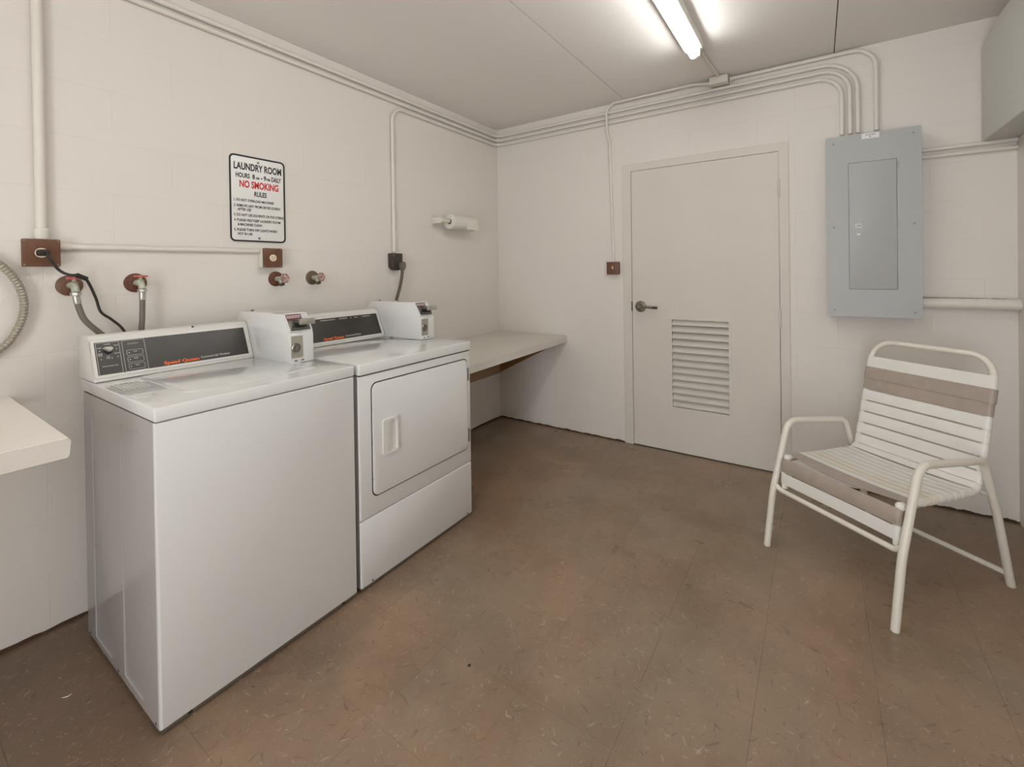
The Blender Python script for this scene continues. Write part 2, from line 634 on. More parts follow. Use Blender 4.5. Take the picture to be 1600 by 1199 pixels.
# ------------------------------------------------------------------ door
FR = 0.064
door = thing('door_1', ((DX0 + DX1) / 2, 0, 0), kind='structure')
bm = B()
prism(bm, [(DX0, 0), (DX0 + FR, 0), (DX0 + FR, DZ1 - 0.05), (DX1 - 0.052, DZ1 - 0.05), (DX1 - 0.052, 0), (DX1, 0), (DX1, DZ1), (DX0, DZ1)],
      -0.006, 0.12, lambda p, q, a: V((p, a, q)), 0.002, 1)
obj('door_frame', bm, DOORM, door, smooth=False)
bm = B(); box(bm, DX0 + 0.01, DX1 - 0.01, 0.10, 0.118, 0.0, DZ1 - 0.01)
obj('leak_backing', bm, DARKGAP, door)  # added backing sheet that stops light leaking around the door
dx0, dx1, dz0, dz1 = DX0 + FR + 0.003, DX1 - 0.052 - 0.003, 0.008, DZ1 - 0.05 - 0.003
lx0, lx1, lz0, lz1 = 1.489, 1.857, 0.320, 0.938
bm = B()
cx, cz = (dx0 + dx1) / 2, (dz0 + dz1) / 2
ring(bm, (cx, 0.040, cz), X, Z, dx1 - dx0, dz1 - dz0, lx1 - lx0, lz1 - lz0, 0.0405, off=((lx0 + lx1) / 2 - cx, (lz0 + lz1) / 2 - cz))
leaf = obj('door_leaf', bm, DOORM, door, smooth=False)
lv = (lx0 + lx1) / 2, (lz0 + lz1) / 2
bm = B()
ring(bm, (lv[0], 0.0, lv[1]), X, Z, lx1 - lx0 + 0.03, lz1 - lz0 + 0.03, lx1 - lx0 - 0.004, lz1 - lz0 - 0.004, 0.0025)
obj('louver_frame', bm, DOORM, leaf, smooth=False)
NS = 13
pitch = (lz1 - lz0) / NS
for k in range(NS):
    zt = lz1 - k * pitch
    bm = B()
    # upright face hung from an inner edge, its foot standing proud, with a small lip
    zb = zt - pitch
    prof = [(0.032, zt - 0.002), (0.0305, zt - 0.0005), (0.0045, zb + 0.0135), (-0.001, zb + 0.0125), (-0.0015, zb + 0.0065), (0.0005, zb + 0.0065), (0.0052, zb + 0.0105)]
    prism(bm, prof, lx0 + 0.001, lx1 - 0.001, lambda p, q, a: V((a, p, q)))
    obj('slat', bm, DOORM, leaf, smooth=False)
bm = B(); box(bm, lx0 + 0.001, lx1 - 0.001, 0.034, 0.038, lz0 + 0.001, lz1 - 0.001)
obj('louver_shade_back', bm, DARKGAP, leaf)  # dark colour stands for the shade behind the slats
# lever handle
hx, hz_ = 1.272, 1.020
bm = B()
lathe(bm, (hx, 0.0, hz_), -Y, [(0.040, -0.0005), (0.0405, 0.004), (0.039, 0.009), (0.030, 0.0125), (0.016, 0.012), (0.0145, 0.03), (0.014, 0.052), (0.010, 0.055)], 28)
h = obj('door_handle', bm, BRONZE, door)
bm = B()
tube(bm, spline([(hx, -0.043, hz_), (hx + 0.022, -0.046, hz_ - 0.001), (hx + 0.065, -0.047, hz_ - 0.002), (hx + 0.100, -0.047, hz_ - 0.003)], 5), 0.0085, 12)
obj('lever', bm, BRONZE, h)
bm = B()
tube(bm, [(hx + 0.098, -0.047, hz_ - 0.003), (hx + 0.132, -0.046, hz_ - 0.003)], 0.0092, 12)
obj('lever_tip_shade', bm, DARKTIP, h)  # end of the lever coloured dark to paint in its shade
bm = B(); box(bm, DX0 + FR - 0.004, DX0 + FR + 0.0035, -0.0075, 0.01, 0.985, 1.055, 0.001, 1)
obj('strike_plate', bm, DARKTIP, door)
for z in (1.783, 0.975, 0.20):
    bm = B()
    for k in range(5):
        lathe(bm, (dx1 + 0.002, -0.010, z - 0.055 + k * 0.0222), Z, [(0.0065, 0.0), (0.0065, 0.0212)], 12)
    box(bm, dx1 - 0.012, dx1 + 0.016, -0.0075, -0.0055, z - 0.052, z + 0.052)
    obj('hinge', bm, DOORM, door)
bm = B(); box(bm, DX0 + FR, DX1 - 0.052, 0.006, 0.10, 0.0, 0.004)
obj('threshold', bm, BRONZE, door)

# ================================================================== CONDUITS
PR = 0.0115


def conduit(name, pts, rad, label, r=PR, fil=0.09, cat='conduit', parent=None, m=PIPE, group=None):
    bm = B(); tube(bm, fillet(pts, fil, 10), r, 14)
    return obj(name, bm, m, parent, label=label, cat=cat, group=group)


def strap_clip(parent, P, axis, N, r=PR):
    """a one-hole clamp hugging a conduit"""
    bm = B()
    P, axis, N = V(P), V(axis).normalized(), V(N).normalized()
    S = axis.cross(N)
    a = [(math.cos(t), math.sin(t)) for t in [k * PI / 8 for k in range(9)]]
    outer = [P + S * c * (r + 0.002) + N * s * (r + 0.002) for c, s in a]
    inner = [P + S * c * (r + 0.0002) + N * s * (r + 0.0002) for c, s in a]
    ring_ = outer + list(reversed(inner))
    loops(bm, [[p - axis * 0.008 for p in ring_], [p + axis * 0.008 for p in ring_]])
    obj('clamp', bm, PIPE, parent)


YF = Y_FRONT + 0.002
zc = [2.470, 2.432, 2.394]
# two long runs that turn the corner and drop into the panel, then the dryer run below them
vx = [2.540, 2.504, 2.466]
for i, lab in enumerate(('upper painted conduit running along the left wall and around the far corner to the panel',
                         'lower painted conduit running full length of the left wall and around to the panel')):
    z = zc[i]
    c_ = conduit('conduit', [(0.014, YF, z), (0.014, -0.014, z), (vx[i], -0.014, z), (vx[i], -0.014, 2.05)], 0, lab, fil=[0.075, 0.17 - 0.035 * i])
    for y in (-3.4, -2.285, -1.05, -0.4):
        strap_clip(c_, (0.014, y, z), Y, X)
    strap_clip(c_, (1.95, -0.014, z), X, -Y)
c_ = conduit('conduit', [(0.014, -1.204, 1.43), (0.014, -1.204, zc[2]), (0.014, -0.014, zc[2]), (vx[2], -0.014, zc[2]), (vx[2], -0.014, 2.05)], 0,
             'painted conduit rising from the dryer outlet, bending along under the two ceiling runs', fil=[0.10, 0.075, 0.12])
strap_clip(c_, (0.014, -1.204, 1.95), Z, X)
c_ = conduit('conduit', [(1.885, -0.030, 2.512), (1.93, -0.016, 2.518), (2.622, -0.014, 2.518), (2.622, -0.014, 2.05)], 0,
             'painted conduit from the ceiling box along the ceiling line, dropping rightmost into the panel', fil=[0.03, 0.11])
strap_clip(c_, (2.622, -0.014, 2.40), Z, -Y)
conduit('conduit', [(1.760, -0.035, 2.510), (1.66, -0.046, 2.524), (1.10, -0.046, 2.524), (1.044, -0.046, 2.48), (1.046, -0.044, 2.33), (1.052, -0.010, 2.26), (1.073, -0.010, 1.345)],
        0, 'thin painted conduit crossing over the others and dropping to the light switch', r=0.0085, fil=[0.04, 0.05, 0.05, 0.05, 0.04])
# junction box at the ceiling and its feed to the light
t = thing('junction_box', (1.822, -0.045, 2.482), 'small painted junction box where back wall meets ceiling, feeding the light', 'electrical box')
bm = B(); box(bm, 1.768, 1.878, -0.082, -0.004, 2.484, 2.532, 0.004)
obj('box', bm, PIPE, t)
bm = B(); slab(bm, (1.823, -0.082, 2.509), X, Z, 0.106, 0.046, 0.003, 0.004, 0.001)
obj('cover', bm, PIPE, t)
for s in (1.752, 1.884):
    bm = B(); tube(bm, [(s, -0.032, 2.510), (s + 0.012, -0.032, 2.510)], 0.015, 10)
    obj('connector', bm, PIPE, t)
conduit('conduit', [(1.822, -0.086, 2.5265), (1.812, -0.30, 2.5265), (1.800, -0.585, 2.5265)], 0,
        'short painted conduit on the ceiling between junction box and fluorescent light', r=0.0095, fil=0.02)
# fluorescent strip lights
def strip_light(LY0, LY1, label):
    t = thing('fluorescent_light', (1.79, (LY0 + LY1) / 2, 2.44), label, 'light')
    bm = B(); prism(bm, [(-0.050, 0.0), (-0.047, -0.044), (0.047, -0.044), (0.050, 0.0)], LY1, LY0, lambda p, q, a: V((1.786 + p, a, 2.5375 + q)), 0.002, 1)
    obj('housing', bm, FIXT, t)
    for y in (LY0 - 0.018, LY1 + 0.018):
        bm = B(); box(bm, 1.772, 1.822, y - 0.012, y + 0.012, 2.450, 2.4935, 0.004)
        obj('lamp_holder', bm, FIXT, t)
    bm = B(); lathe(bm, (1.788, LY0 - 0.03, 2.460), -Y, [(0.010, -0.004), (0.019, 0.0), (0.019, -LY1 + LY0 - 0.06), (0.010, -LY1 + LY0 - 0.056)], 20)
    obj('lamp_tube', bm, TUBEM, t)


strip_light(-0.60, -3.04, 'lit white fluorescent strip light on the ceiling in view')
strip_light(-3.55, -4.77, 'added fill light, an unseen lit strip on the ceiling behind the camera')  # second strip added out of view to brighten the room

# left wall: conduit down to the washer outlet box, horizontal link to the second box
cL = conduit('conduit', [(0.017, -2.851, 2.415), (0.017, -2.851, 1.452)], 0, 'vertical painted conduit down the left wall to the brown plug box', r=0.0155)
bm = B(); lathe(bm, (0.019, -2.851, 1.432), Z, [(0.018, 0), (0.0195, 0.004), (0.0195, 0.036), (0.0165, 0.04)], 16)
obj('coupling', bm, PIPE, cL)
cH = conduit('conduit', [(0.013, -2.806, 1.407), (0.013, -2.083, 1.411)], 0, 'horizontal painted conduit linking the two brown outlet boxes', r=0.0105)
bm = B(); lathe(bm, (0.013, -2.806, 1.407), Y, [(0.0135, 0), (0.0135, 0.03), (0.0115, 0.034)], 14)
obj('coupling', bm, PIPE, cH)


def outlet_box(y0, y1, z0, z1, d, label, flush):
    yc, zc_ = (y0 + y1) / 2, (z0 + z1) / 2
    t = thing('outlet_box', (0, yc, z0), label, 'outlet')
    bm = B(); box(bm, 0.001, d - 0.004, y0 + 0.002, y1 - 0.002, z0 + 0.002, z1 - 0.002, 0.003)
    obj('box', bm, PIPE, t)
    bm = B(); slab(bm, (d - 0.004, yc, zc_), Y, Z, y1 - y0, z1 - z0, 0.005, 0.006, 0.002)
    cv = obj('cover', bm, BROWN, t)
    for sy in (-1, 1):
        for sz in (-1, 1):
            bm = B(); lathe(bm, (d + 0.0008, yc + sy * ((y1 - y0) / 2 - 0.007), zc_ + sz * ((z1 - z0) / 2 - 0.007)), X, [(0.0035, 0), (0.003, 0.0015), (0.001, 0.002)], 10)
            obj('screw', bm, STEEL, cv)
    bm = B(); lathe(bm, (d + 0.0006, yc, zc_), X, [(0.0175, 0), (0.0172, 0.003), (0.0155, 0.0045)], 26)
    fc = obj('receptacle', bm, IVORY, t)
    bm = B()
    for dy in (-0.0062, 0.0062):
        box(bm, d + 0.0048, d + 0.0056, yc + dy - 0.0012, yc + dy + 0.0012, zc_ - 0.001, zc_ + 0.007)
    lathe(bm, (d + 0.0046, yc, zc_ - 0.007), X, [(0.0022, 0), (0.0022, 0.001)], 10)
    obj('slot', bm, RUBBER, fc, smooth=False)
    return yc, zc_


outlet_box(-2.907, -2.808, 1.332, 1.431, 0.048, 'brown outlet box with a black plug in it, above the washer left end', 0)
outlet_box(-2.082, -1.982, 1.327, 1.425, 0.052, 'brown outlet box with an empty ivory socket, below the sign', 0)

# plug and cord of the washer
t = thing('power_cord', (0.06, -2.853, 1.38), 'black plug and cord from left brown box drooping behind washer', 'cord')
bm = B()
slab(bm, (0.0538, -2.856, 1.3815), Y, Z, 0.032, 0.022, 0.026, 0.006, 0.004)
obj('plug', bm, RUBBER, t)
bm = B()
tube(bm, spline([(0.079, -2.850, 1.379), (0.088, -2.840, 1.352), (0.080, -2.818, 1.318), (0.092, -2.795, 1.302), (0.096, -2.770, 1.299), (0.078, -2.745, 1.282), (0.055, -2.716, 1.215),
                 (0.050, -2.700, 1.158), (0.050, -2.668, 1.125), (0.052, -2.632, 1.078), (0.06, -2.60, 0.98), (0.06, -2.58, 0.80)], 8), 0.0048, 10)
obj('cord', bm, RUBBER, t)
bm = B(); tube(bm, [(0.0955, -2.776, 1.3005), (0.083, -2.747, 1.286)], 0.0085, 10)
obj('cord_tie', bm, RUBBER, t)

# flexible metal conduit at the left edge
bm = B()
path = spline([(0.016, -3.16, 1.40), (0.02, -3.05, 1.405), (0.026, -2.965, 1.352), (0.030, -2.915, 1.275), (0.030, -2.900, 1.190), (0.030, -2.920, 1.108), (0.026, -2.962, 1.048), (0.02, -3.05, 1.00), (0.016, -3.16, 0.99)], 26)
even, acc, step = [path[0]], 0.0, 0.0027
for p, q in zip(path, path[1:]):
    L_ = (q - p).length
    while acc + L_ >= step:
        k = (step - acc) / L_
        p = p.lerp(q, k)
        even.append(p)
        L_ = (q - p).length
        acc = 0.0
    acc += L_
path = even
rs = [0.0112 + 0.0014 * (1, 0.2, -1, 0.2)[i % 4] for i in range(len(path))]
tube(bm, path, rs, 12)
obj('flexible_conduit', bm, FLEX, label='curved ribbed metal flexible conduit at the left edge above the counter', cat='conduit')

# ------------------------------------------------------------------ water valves


def valve(y, z, esc_m, label, wheel_m, hose=None, side=False):
    t = thing('water_valve', (0, y, z), label, 'valve')
    bm = B(); lathe(bm, (0.0015, y, z), X, [(0.039, 0), (0.038, 0.004), (0.030, 0.008), (0.018, 0.011), (0.012, 0.012)], 30)
    obj('escutcheon', bm, esc_m, t)
    if not side:
        bm = B()
        tube(bm, spline([(0.010, y, z), (0.035, y, z + 0.002), (0.056, y + 0.003, z - 0.004), (0.064, y + 0.004, z - 0.026)], 6), [0.0115] * 6 + [0.013] * 6 + [0.012] * 7, 14)
        lathe(bm, (0.052, y + 0.002, z + 0.002), (0.25, 0, 1), [(0.012, 0), (0.012, 0.010), (0.006, 0.012), (0.006, 0.022)], 14)
        obj('valve_body', bm, BRASS, t)
        # horizontal red handwheel above the body
        bm = B()
        cw = V((0.058, y + 0.002, z + 0.027))
        R1 = 0.019
        pts = [cw + V((R1 * math.cos(a), R1 * math.sin(a), 0)) for a in [k * 2 * PI / 24 for k in range(25)]]
        tube(bm, pts, 0.0042, 8)
        for k in range(4):
            a = k * PI / 2 + 0.4
            tube(bm, [cw, cw + V((R1 * math.cos(a), R1 * math.sin(a), 0))], 0.003, 6)
        obj('handwheel', bm, wheel_m, t)
        bm = B()
        lathe(bm, (0.064, y + 0.004, z - 0.024), -Z, [(0.012, 0), (0.0165, 0.002), (0.0165, 0.012), (0.012, 0.015)], 8)
        obj('coupling_nut', bm, CHROME, t)
    else:
        bm = B()
        tube(bm, [(0.010, y, z), (0.050, y, z)], 0.0125, 14)
        tube(bm, spline([(0.040, y, z), (0.050, y + 0.001, z - 0.012), (0.056, y + 0.002, z - 0.026)], 5), 0.0105, 12)
        lathe(bm, (0.046, y, z), (1, 0.15, 0.1), [(0.012, 0), (0.011, 0.012), (0.006, 0.016), (0.005, 0.032)], 12)
        obj('valve_body', bm, BRASS, t)
        bm = B(); lathe(bm, (0.055, y + 0.002, z - 0.022), (0.3, 0.1, -1), [(0.013, 0), (0.013, 0.012), (0.009, 0.014)], 12)
        obj('outlet_cap', bm, HOSEDARK, t)
        bm = B()
        ax = V((1, 0.15, 0.1)).normalized()
        cw = V((0.046, y, z)) + ax * 0.034
        S = ax.cross(Z).normalized(); U2 = S.cross(ax)
        R1 = 0.021
        pts = [cw + S * R1 * (1 + 0.08 * math.cos(6 * a)) * math.cos(a) + U2 * R1 * (1 + 0.08 * math.cos(6 * a)) * math.sin(a) for a in [k * 2 * PI / 36 for k in range(37)]]
        tube(bm, pts, 0.004, 8)
        for k in range(6):
            a = k * PI / 3
            tube(bm, [cw, cw + S * R1 * math.cos(a) + U2 * R1 * math.sin(a)], 0.0026, 6)
        obj('handwheel', bm, wheel_m, t)


valve(-2.777, 1.262, BROWN, 'water valve with smooth brown disc, leftmost, its hose curving right', REDPAINT)
valve(-2.578, 1.266, RUST, 'water valve with rust-stained disc, its hose hanging straight down', REDPAINT)
valve(-1.992, 1.269, RUST, 'unused water valve with dark red-brown disc below the empty socket box', PINKWHEEL, side=True)
valve(-1.787, 1.271, OLDBRASS, 'unused water valve with dull grey-brown disc, rightmost of the four', PINKWHEEL, side=True)


def hose(pts, label):
    pts = [V(p) for p in pts]
    t = thing('water_hose', pts[0], label, 'hose')
    bm = B(); tube(bm, spline(pts, 9), 0.0098, 14)
    obj('hose', bm, HOSE, t)
    d = (pts[1] - pts[0]).normalized()
    bm = B(); lathe(bm, pts[0] - d * 0.002, d, [(0.0112, 0), (0.0118, 0.004), (0.0118, 0.03), (0.0105, 0.034)], 14)
    obj('ferrule', bm, CHROME, t)


hose([(0.064, -2.773, 1.225), (0.065, -2.769, 1.195), (0.068, -2.752, 1.135), (0.07, -2.715, 1.085), (0.07, -2.66, 1.02), (0.07, -2.62, 0.92), (0.08, -2.60, 0.75)],
     'grey rubber hose curving from the leftmost valve down behind the washer')
hose([(0.064, -2.574, 1.229), (0.064, -2.574, 1.195), (0.064, -2.576, 1.12), (0.064, -2.578, 1.05), (0.07, -2.56, 0.92), (0.08, -2.54, 0.78)],
     'grey rubber hose hanging straight behind the washer console')

# ------------------------------------------------------------------ dryer receptacle
t = thing('dryer_outlet', (0, -1.203, 1.31), 'dark bronze dryer outlet box at the foot of a wall conduit', 'outlet')
bm = B()
pts = [(-0.044, 0.058), (0.044, 0.058), (0.044, -0.022)] + [(0.044 * math.cos(a), -0.022 - 0.034 * math.sin(a)) for a in [k * PI / 10 for k in range(1, 10)]] + [(-0.044, -0.022)]
prism(bm, pts, 0.002, 0.046, lambda p, q, a: V((a, -1.203 + p, 1.362 + q)), 0.004, 2)
obj('box', bm, BLACKBOX, t)
bm = B(); lathe(bm, (0.046, -1.203, 1.352), X, [(0.030, -0.001), (0.029, 0.004), (0.024, 0.005)], 24)
obj('receptacle', bm, BLACKBOX, t)
bm = B(); lathe(bm, (0.046, -1.236, 1.405), X, [(0.005, -0.001), (0.004, 0.002)], 10)
obj('screw', bm, STEEL, t)
t = thing('power_cord', (0.05, -1.21, 1.06), 'grey-brown plug and thick cord dropping behind the dryer', 'cord')
bm = B()
prism(bm, [(-0.018, 0.018), (-0.008, 0.026), (0.010, 0.026), (0.020, 0.014), (0.020, -0.006), (0.010, -0.030), (-0.004, -0.034), (-0.014, -0.018)],
      0.0515, 0.088, lambda p, q, a: V((a, -1.186 + p, 1.338 + q)), 0.006, 2)
obj('plug', bm, PLUG, t)
bm = B()
for dx in (-0.006, 0.006):
    tube(bm, spline([(0.070 + dx, -1.186, 1.312), (0.070 + dx, -1.190, 1.275), (0.066 + dx, -1.205, 1.20), (0.062 + dx, -1.232, 1.12), (0.06 + dx, -1.262, 1.04), (0.06 + dx, -1.28, 0.9)], 7), 0.0068, 10)
obj('cord', bm, CORD, t)

# ------------------------------------------------------------------ sign
sy0, sy1, sz0, sz1 = -2.2135, -1.9345, 1.4535, 1.884
yc, zc_ = (sy0 + sy1) / 2, (sz0 + sz1) / 2
SW, SH = sy1 - sy0, sz1 - sz0
t = thing('wall_sign', (0, yc, sz0), 'white metal laundry room rules sign with black border', 'sign')
bm = B(); slab(bm, (0.003, yc, zc_), Y, Z, SW, SH, 0.002, 0.026, 0.0006, 7)
obj('sign_plate', bm, SIGNM, t)
bm = B(); ring(bm, (0.0052, yc, zc_), Y, Z, SW - 0.004, SH - 0.004, SW - 0.0215, SH - 0.0215, 0.0003, 0.024, 0.016, n=7)
obj('border', bm, INKBLACK, t)
sx = 0.0054


def put(s, fy, fz, fw, hh, m=INKBLACK, bold=0.012, align='left'):
    bm = B()
    text_bm(bm, s, (sx, sy0 + fy * SW, sz1 - fz * SH), Y, Z, fw * SW if fw else None, hh, align, 0.0002, bold)
    obj('lettering', bm, m, t, smooth=False)


put('LAUNDRY ROOM', 0.085, 0.170, 0.84, 0.0335, bold=0.034)
put('HOURS', 0.115, 0.262, 0.235, 0.0225, bold=0.034)
put('8', 0.395, 0.262, 0.045, 0.0225, bold=0.034)
put('AM', 0.455, 0.262, 0.062, 0.0125, bold=0.034)
put('-', 0.545, 0.262, 0.03, 0.0225, bold=0.034)
put('9', 0.595, 0.262, 0.045, 0.0225, bold=0.034)
put('PM', 0.650, 0.262, 0.062, 0.0125, bold=0.034)
put('DAILY', 0.735, 0.262, 0.18, 0.0225, bold=0.034)
put('NO SMOKING', 0.175, 0.370, 0.69, 0.0330, INKRED, bold=0.036)
put('RULES', 0.425, 0.462, 0.22, 0.0235, bold=0.034)
rows = [('1. DO NOT OVERLOAD MACHINES', 0.075, 0.700), ('2. REMOVE LINT FROM DRYER SCREEN', 0.075, 0.815), ('AFTER USE', 0.135, 0.230),
        ('3. DO NOT USE SOLVENTS OR FOR DYEING', 0.075, 0.880), ('4. PLEASE HELP KEEP LAUNDRY ROOM', 0.075, 0.815), ('& MACHINES CLEAN', 0.135, 0.415),
        ('5. PLEASE TURN OFF LIGHTS WHEN', 0.075, 0.750), ('NOT IN USE', 0.135, 0.245)]
zz = [0.534, 0.597, 0.640, 0.703, 0.762, 0.812, 0.872, 0.918]
for (s, fy, fw), z in zip(rows, zz):
    put(s, fy, z, fw, 0.0122, bold=0.03)
for z in (0.066, 0.950):
    bm = B(); lathe(bm, (0.0052, yc + 0.0, sz1 - z * SH), X, [(0.006, -0.0003), (0.0055, 0.0022), (0.003, 0.0032)], 14)
    obj('screw', bm, STEEL, t)

# ------------------------------------------------------------------ paper towel roll on its holder
t = thing('paper_towel_holder', (0, -0.80, 1.63), 'white wall holder with curved arm beside the far corner', 'holder')
bm = B(); slab(bm, (0.001, -0.822, 1.672), Y, Z, 0.03, 0.095, 0.006, 0.006, 0.002)
obj('wall_plate', bm, HOLDER, t)
bm = B(); slab(bm, (0.001, -0.345, 1.672), Y, Z, 0.03, 0.085, 0.006, 0.006, 0.002)
obj('wall_plate', bm, HOLDER, t)
bm = B(); prism(bm, [(0.006, -0.022), (0.080, -0.022), (0.100, -0.012), (0.104, 0.0), (0.100, 0.012), (0.080, 0.022), (0.006, 0.022)], -0.832, -0.812, lambda p, q, a: V((p, a, 1.668 + q)), 0.003, 2)
obj('arm', bm, HOLDER, t)
bm = B(); prism(bm, [(0.006, -0.022), (0.080, -0.030), (0.105, -0.016), (0.112, 0.0), (0.105, 0.016), (0.080, 0.030), (0.006, 0.022)], -0.450, -0.438, lambda p, q, a: V((p, a, 1.668 + q)), 0.003, 2)
tube(bm, [(0.006, -0.345, 1.668), (0.03, -0.36, 1.668), (0.03, -0.44, 1.668)], 0.008, 8)
obj('arm', bm, HOLDER, t)
bm = B(); tube(bm, [(0.085, -0.813, 1.668), (0.085, -0.738, 1.668)], [0.017, 0.015], 14)
obj('spindle', bm, HOLDER, t)
t = thing('paper_towel_roll', (0.085, -0.60, 1.61), 'roll of white paper towels held on the wall near the far corner', 'paper towels')
bm = B()
prof = [(0.020, 0.002), (0.053, 0.0), (0.0555, 0.003), (0.0555, 0.277), (0.053, 0.28), (0.020, 0.278)]
seg = 40
ls = [[V((0.085 + r * math.cos(2 * PI * j / seg), -0.735 + hh, 1.665 + r * math.sin(2 * PI * j / seg))) for j in range(seg)] for r, hh in prof]
vv = loops(bm, ls, False, False)
for i in range(seg):
    bm.faces.new((vv[-1][i], vv[-1][(i + 1) % seg], vv[0][(i + 1) % seg], vv[0][i]))
obj('paper', bm, PAPER, t)
bm = B()
ls = [[V((0.085 + r * math.cos(2 * PI * j / seg), -0.735 + hh, 1.665 + r * math.sin(2 * PI * j / seg))) for j in range(seg)] for r, hh in [(0.0198, 0.001), (0.0198, 0.279), (0.0185, 0.279), (0.0185, 0.001)]]
vv = loops(bm, ls, False, False)
for i in range(seg):
    bm.faces.new((vv[-1][i], vv[-1][(i + 1) % seg], vv[0][(i + 1) % seg], vv[0][i]))
obj('cardboard_core', bm, TAN, t)
bm = B()
prism(bm, [(0.0, 0.0), (0.0565, 0.0), (0.058, -0.02), (0.052, -0.05), (0.050, -0.05), (0.0555, -0.02), (0.0545, -0.002), (0.0, -0.002)], -0.60, -0.456, lambda p, q, a: V((0.0855 + p, a, 1.665 + q)))
obj('loose_sheet', bm, PAPER, t)

# ================================================================== MACHINES
TOPZ = 0.925
FU = V((0.215 - 0.266, 0, 1.061 - 0.943)).normalized()
FN = Y.cross(FU)


def face_pt(y, s):
    """point on the sloping console face; s runs 0..1 from the bottom of the black panel to its top"""
    return V((0.266 - 0.051 * s, y, 0.943 + 0.118 * s)) + FN * 0.0005


def console(t, y0, y1):
    bm = B()
    prof = [(0.100, 0.926), (0.100, 1.066), (0.110, 1.078), (0.190, 1.086), (0.2065, 1.083), (0.214, 1.072), (0.2150, 1.0615), (0.2665, 0.943), (0.2705, 0.933), (0.271, 0.926)]
    prism(bm, prof, y0, y1, lambda p, q, a: V((p, a, q)), 0.003, 2)
    c = obj('console', bm, CONSOLE, t)
    # raised rim round the dark panel
    w = y1 - y0
    bm = B()
    yc = (y0 + y1) / 2
    ring(bm, face_pt(yc, 0.5), Y, FU, w - 0.008, 0.1385, w - 0.026, 0.1215, 0.003, 0.004, 0.003)
    obj('panel_rim', bm, CONSOLE, c)
    return c


def coin_box(t, yL, red):
    yR = yL + 0.103
    prof = [(0.150, 0.926), (0.112, 1.085), (0.150, 1.127), (0.508, 1.127), (0.556, 1.052), (0.562, 1.040), (0.562, 0.926)]
    bm = B(); prism(bm, prof, yL, yR, lambda p, q, a: V((p, a, q)), 0.003, 2)
    c = obj('coin_box', bm, ENAMEL, t)
    yc = (yL + yR) / 2
    # sloping recess with the label and the slide
    SU = V((0.508 - 0.556, 0, 1.127 - 1.052)).normalized()
    SN = Y.cross(SU)
    O = V((0.532, yc, 1.0895)) + SN * 0.0004
    bm = B(); ring(bm, O, Y, SU, 0.101, 0.088, 0.089, 0.078, 0.004, 0.003, 0.002)
    obj('slide_frame', bm, ENAMEL, c)
    bm = B(); slab(bm, O + SU * 0.026 - Y * 0.010, Y, SU, 0.066, 0.026, 0.0015, 0.002, 0.0004)
    obj('coin_label', bm, COINRED, c)
    bm = B()
    for k in range(9):
        slab(bm, O + SU * (0.027 if k % 2 else 0.029) + Y * (-0.037 + k * 0.0066) + SN * 0.0016, Y, SU, 0.0026, 0.015, 0.0003)
    obj('label_print', bm, SIGNM, c)
    bm = B(); slab(bm, O - SU * 0.014, Y, SU, 0.088, 0.052, 0.003, 0.003, 0.001)
    obj('slide_plate', bm, COINMETAL, c)
    # horizontal coin slide: push bar, dark mouth, grip
    bm = B()
    ys0 = yc - 0.002
    box(bm, 0.520, 0.585, ys0 - 0.018, ys0 + 0.034, 1.090, 1.104, 0.002)
    box(bm, 0.528, 0.560, ys0 - 0.030, ys0 + 0.036, 1.062, 1.072, 0.002)
    obj('coin_slide', bm, COINMETAL, c)
    bm = B(); slab(bm, (0.5555, ys0 + 0.004, 1.081), Y, Z, 0.040, 0.014, 0.006, 0.002)
    obj('coin_mouth', bm, RUBBER, c)
    bm = B(); box(bm, 0.580, 0.596, ys0 - 0.022, ys0 + 0.042, 1.085, 1.109, 0.003)
    obj('slide_grip', bm, CHROME, c)
    # lock plate below
    bm = B(); slab(bm, (0.5622, yc - 0.022, 0.993), Y, Z, 0.050, 0.090, 0.0012, 0.001)
    lp = obj('lock_plate', bm, COINPLATE, c)
    bm = B(); lathe(bm, (0.5634, yc - 0.028, 0.990), X, [(0.0195, -0.0002), (0.0195, 0.003), (0.0165, 0.006), (0.0145, 0.0025), (0.0100, 0.0025), (0.0090, 0.009), (0.004, 0.008), (0.003, 0.0065)], 26)
    obj('lock', bm, STEEL, lp)
    for dy in (-0.028, 0.002):
        bm = B(); slab(bm, (0.5622, yc + dy, 0.936), Y, Z, 0.012, 0.0045, 0.0008, 0.001)
        obj('slot', bm, RUBBER, c)
    bm = B(); lathe(bm, (0.18, yc - 0.01, 1.127), Z, [(0.006, -0.0005), (0.006, 0.003), (0.003, 0.004)], 12)
    obj('screw', bm, DARKTIP, c)
    return c


def lettering_on(parent, s, y, f, w, h, m, bold=0.015, slant=0.0, lift=0.0026):
    bm = B()
    text_bm(bm, s, face_pt(y, f), Y, FU, w, h, 'left', lift, bold, slant)
    return obj('lettering', bm, m, parent, smooth=False)


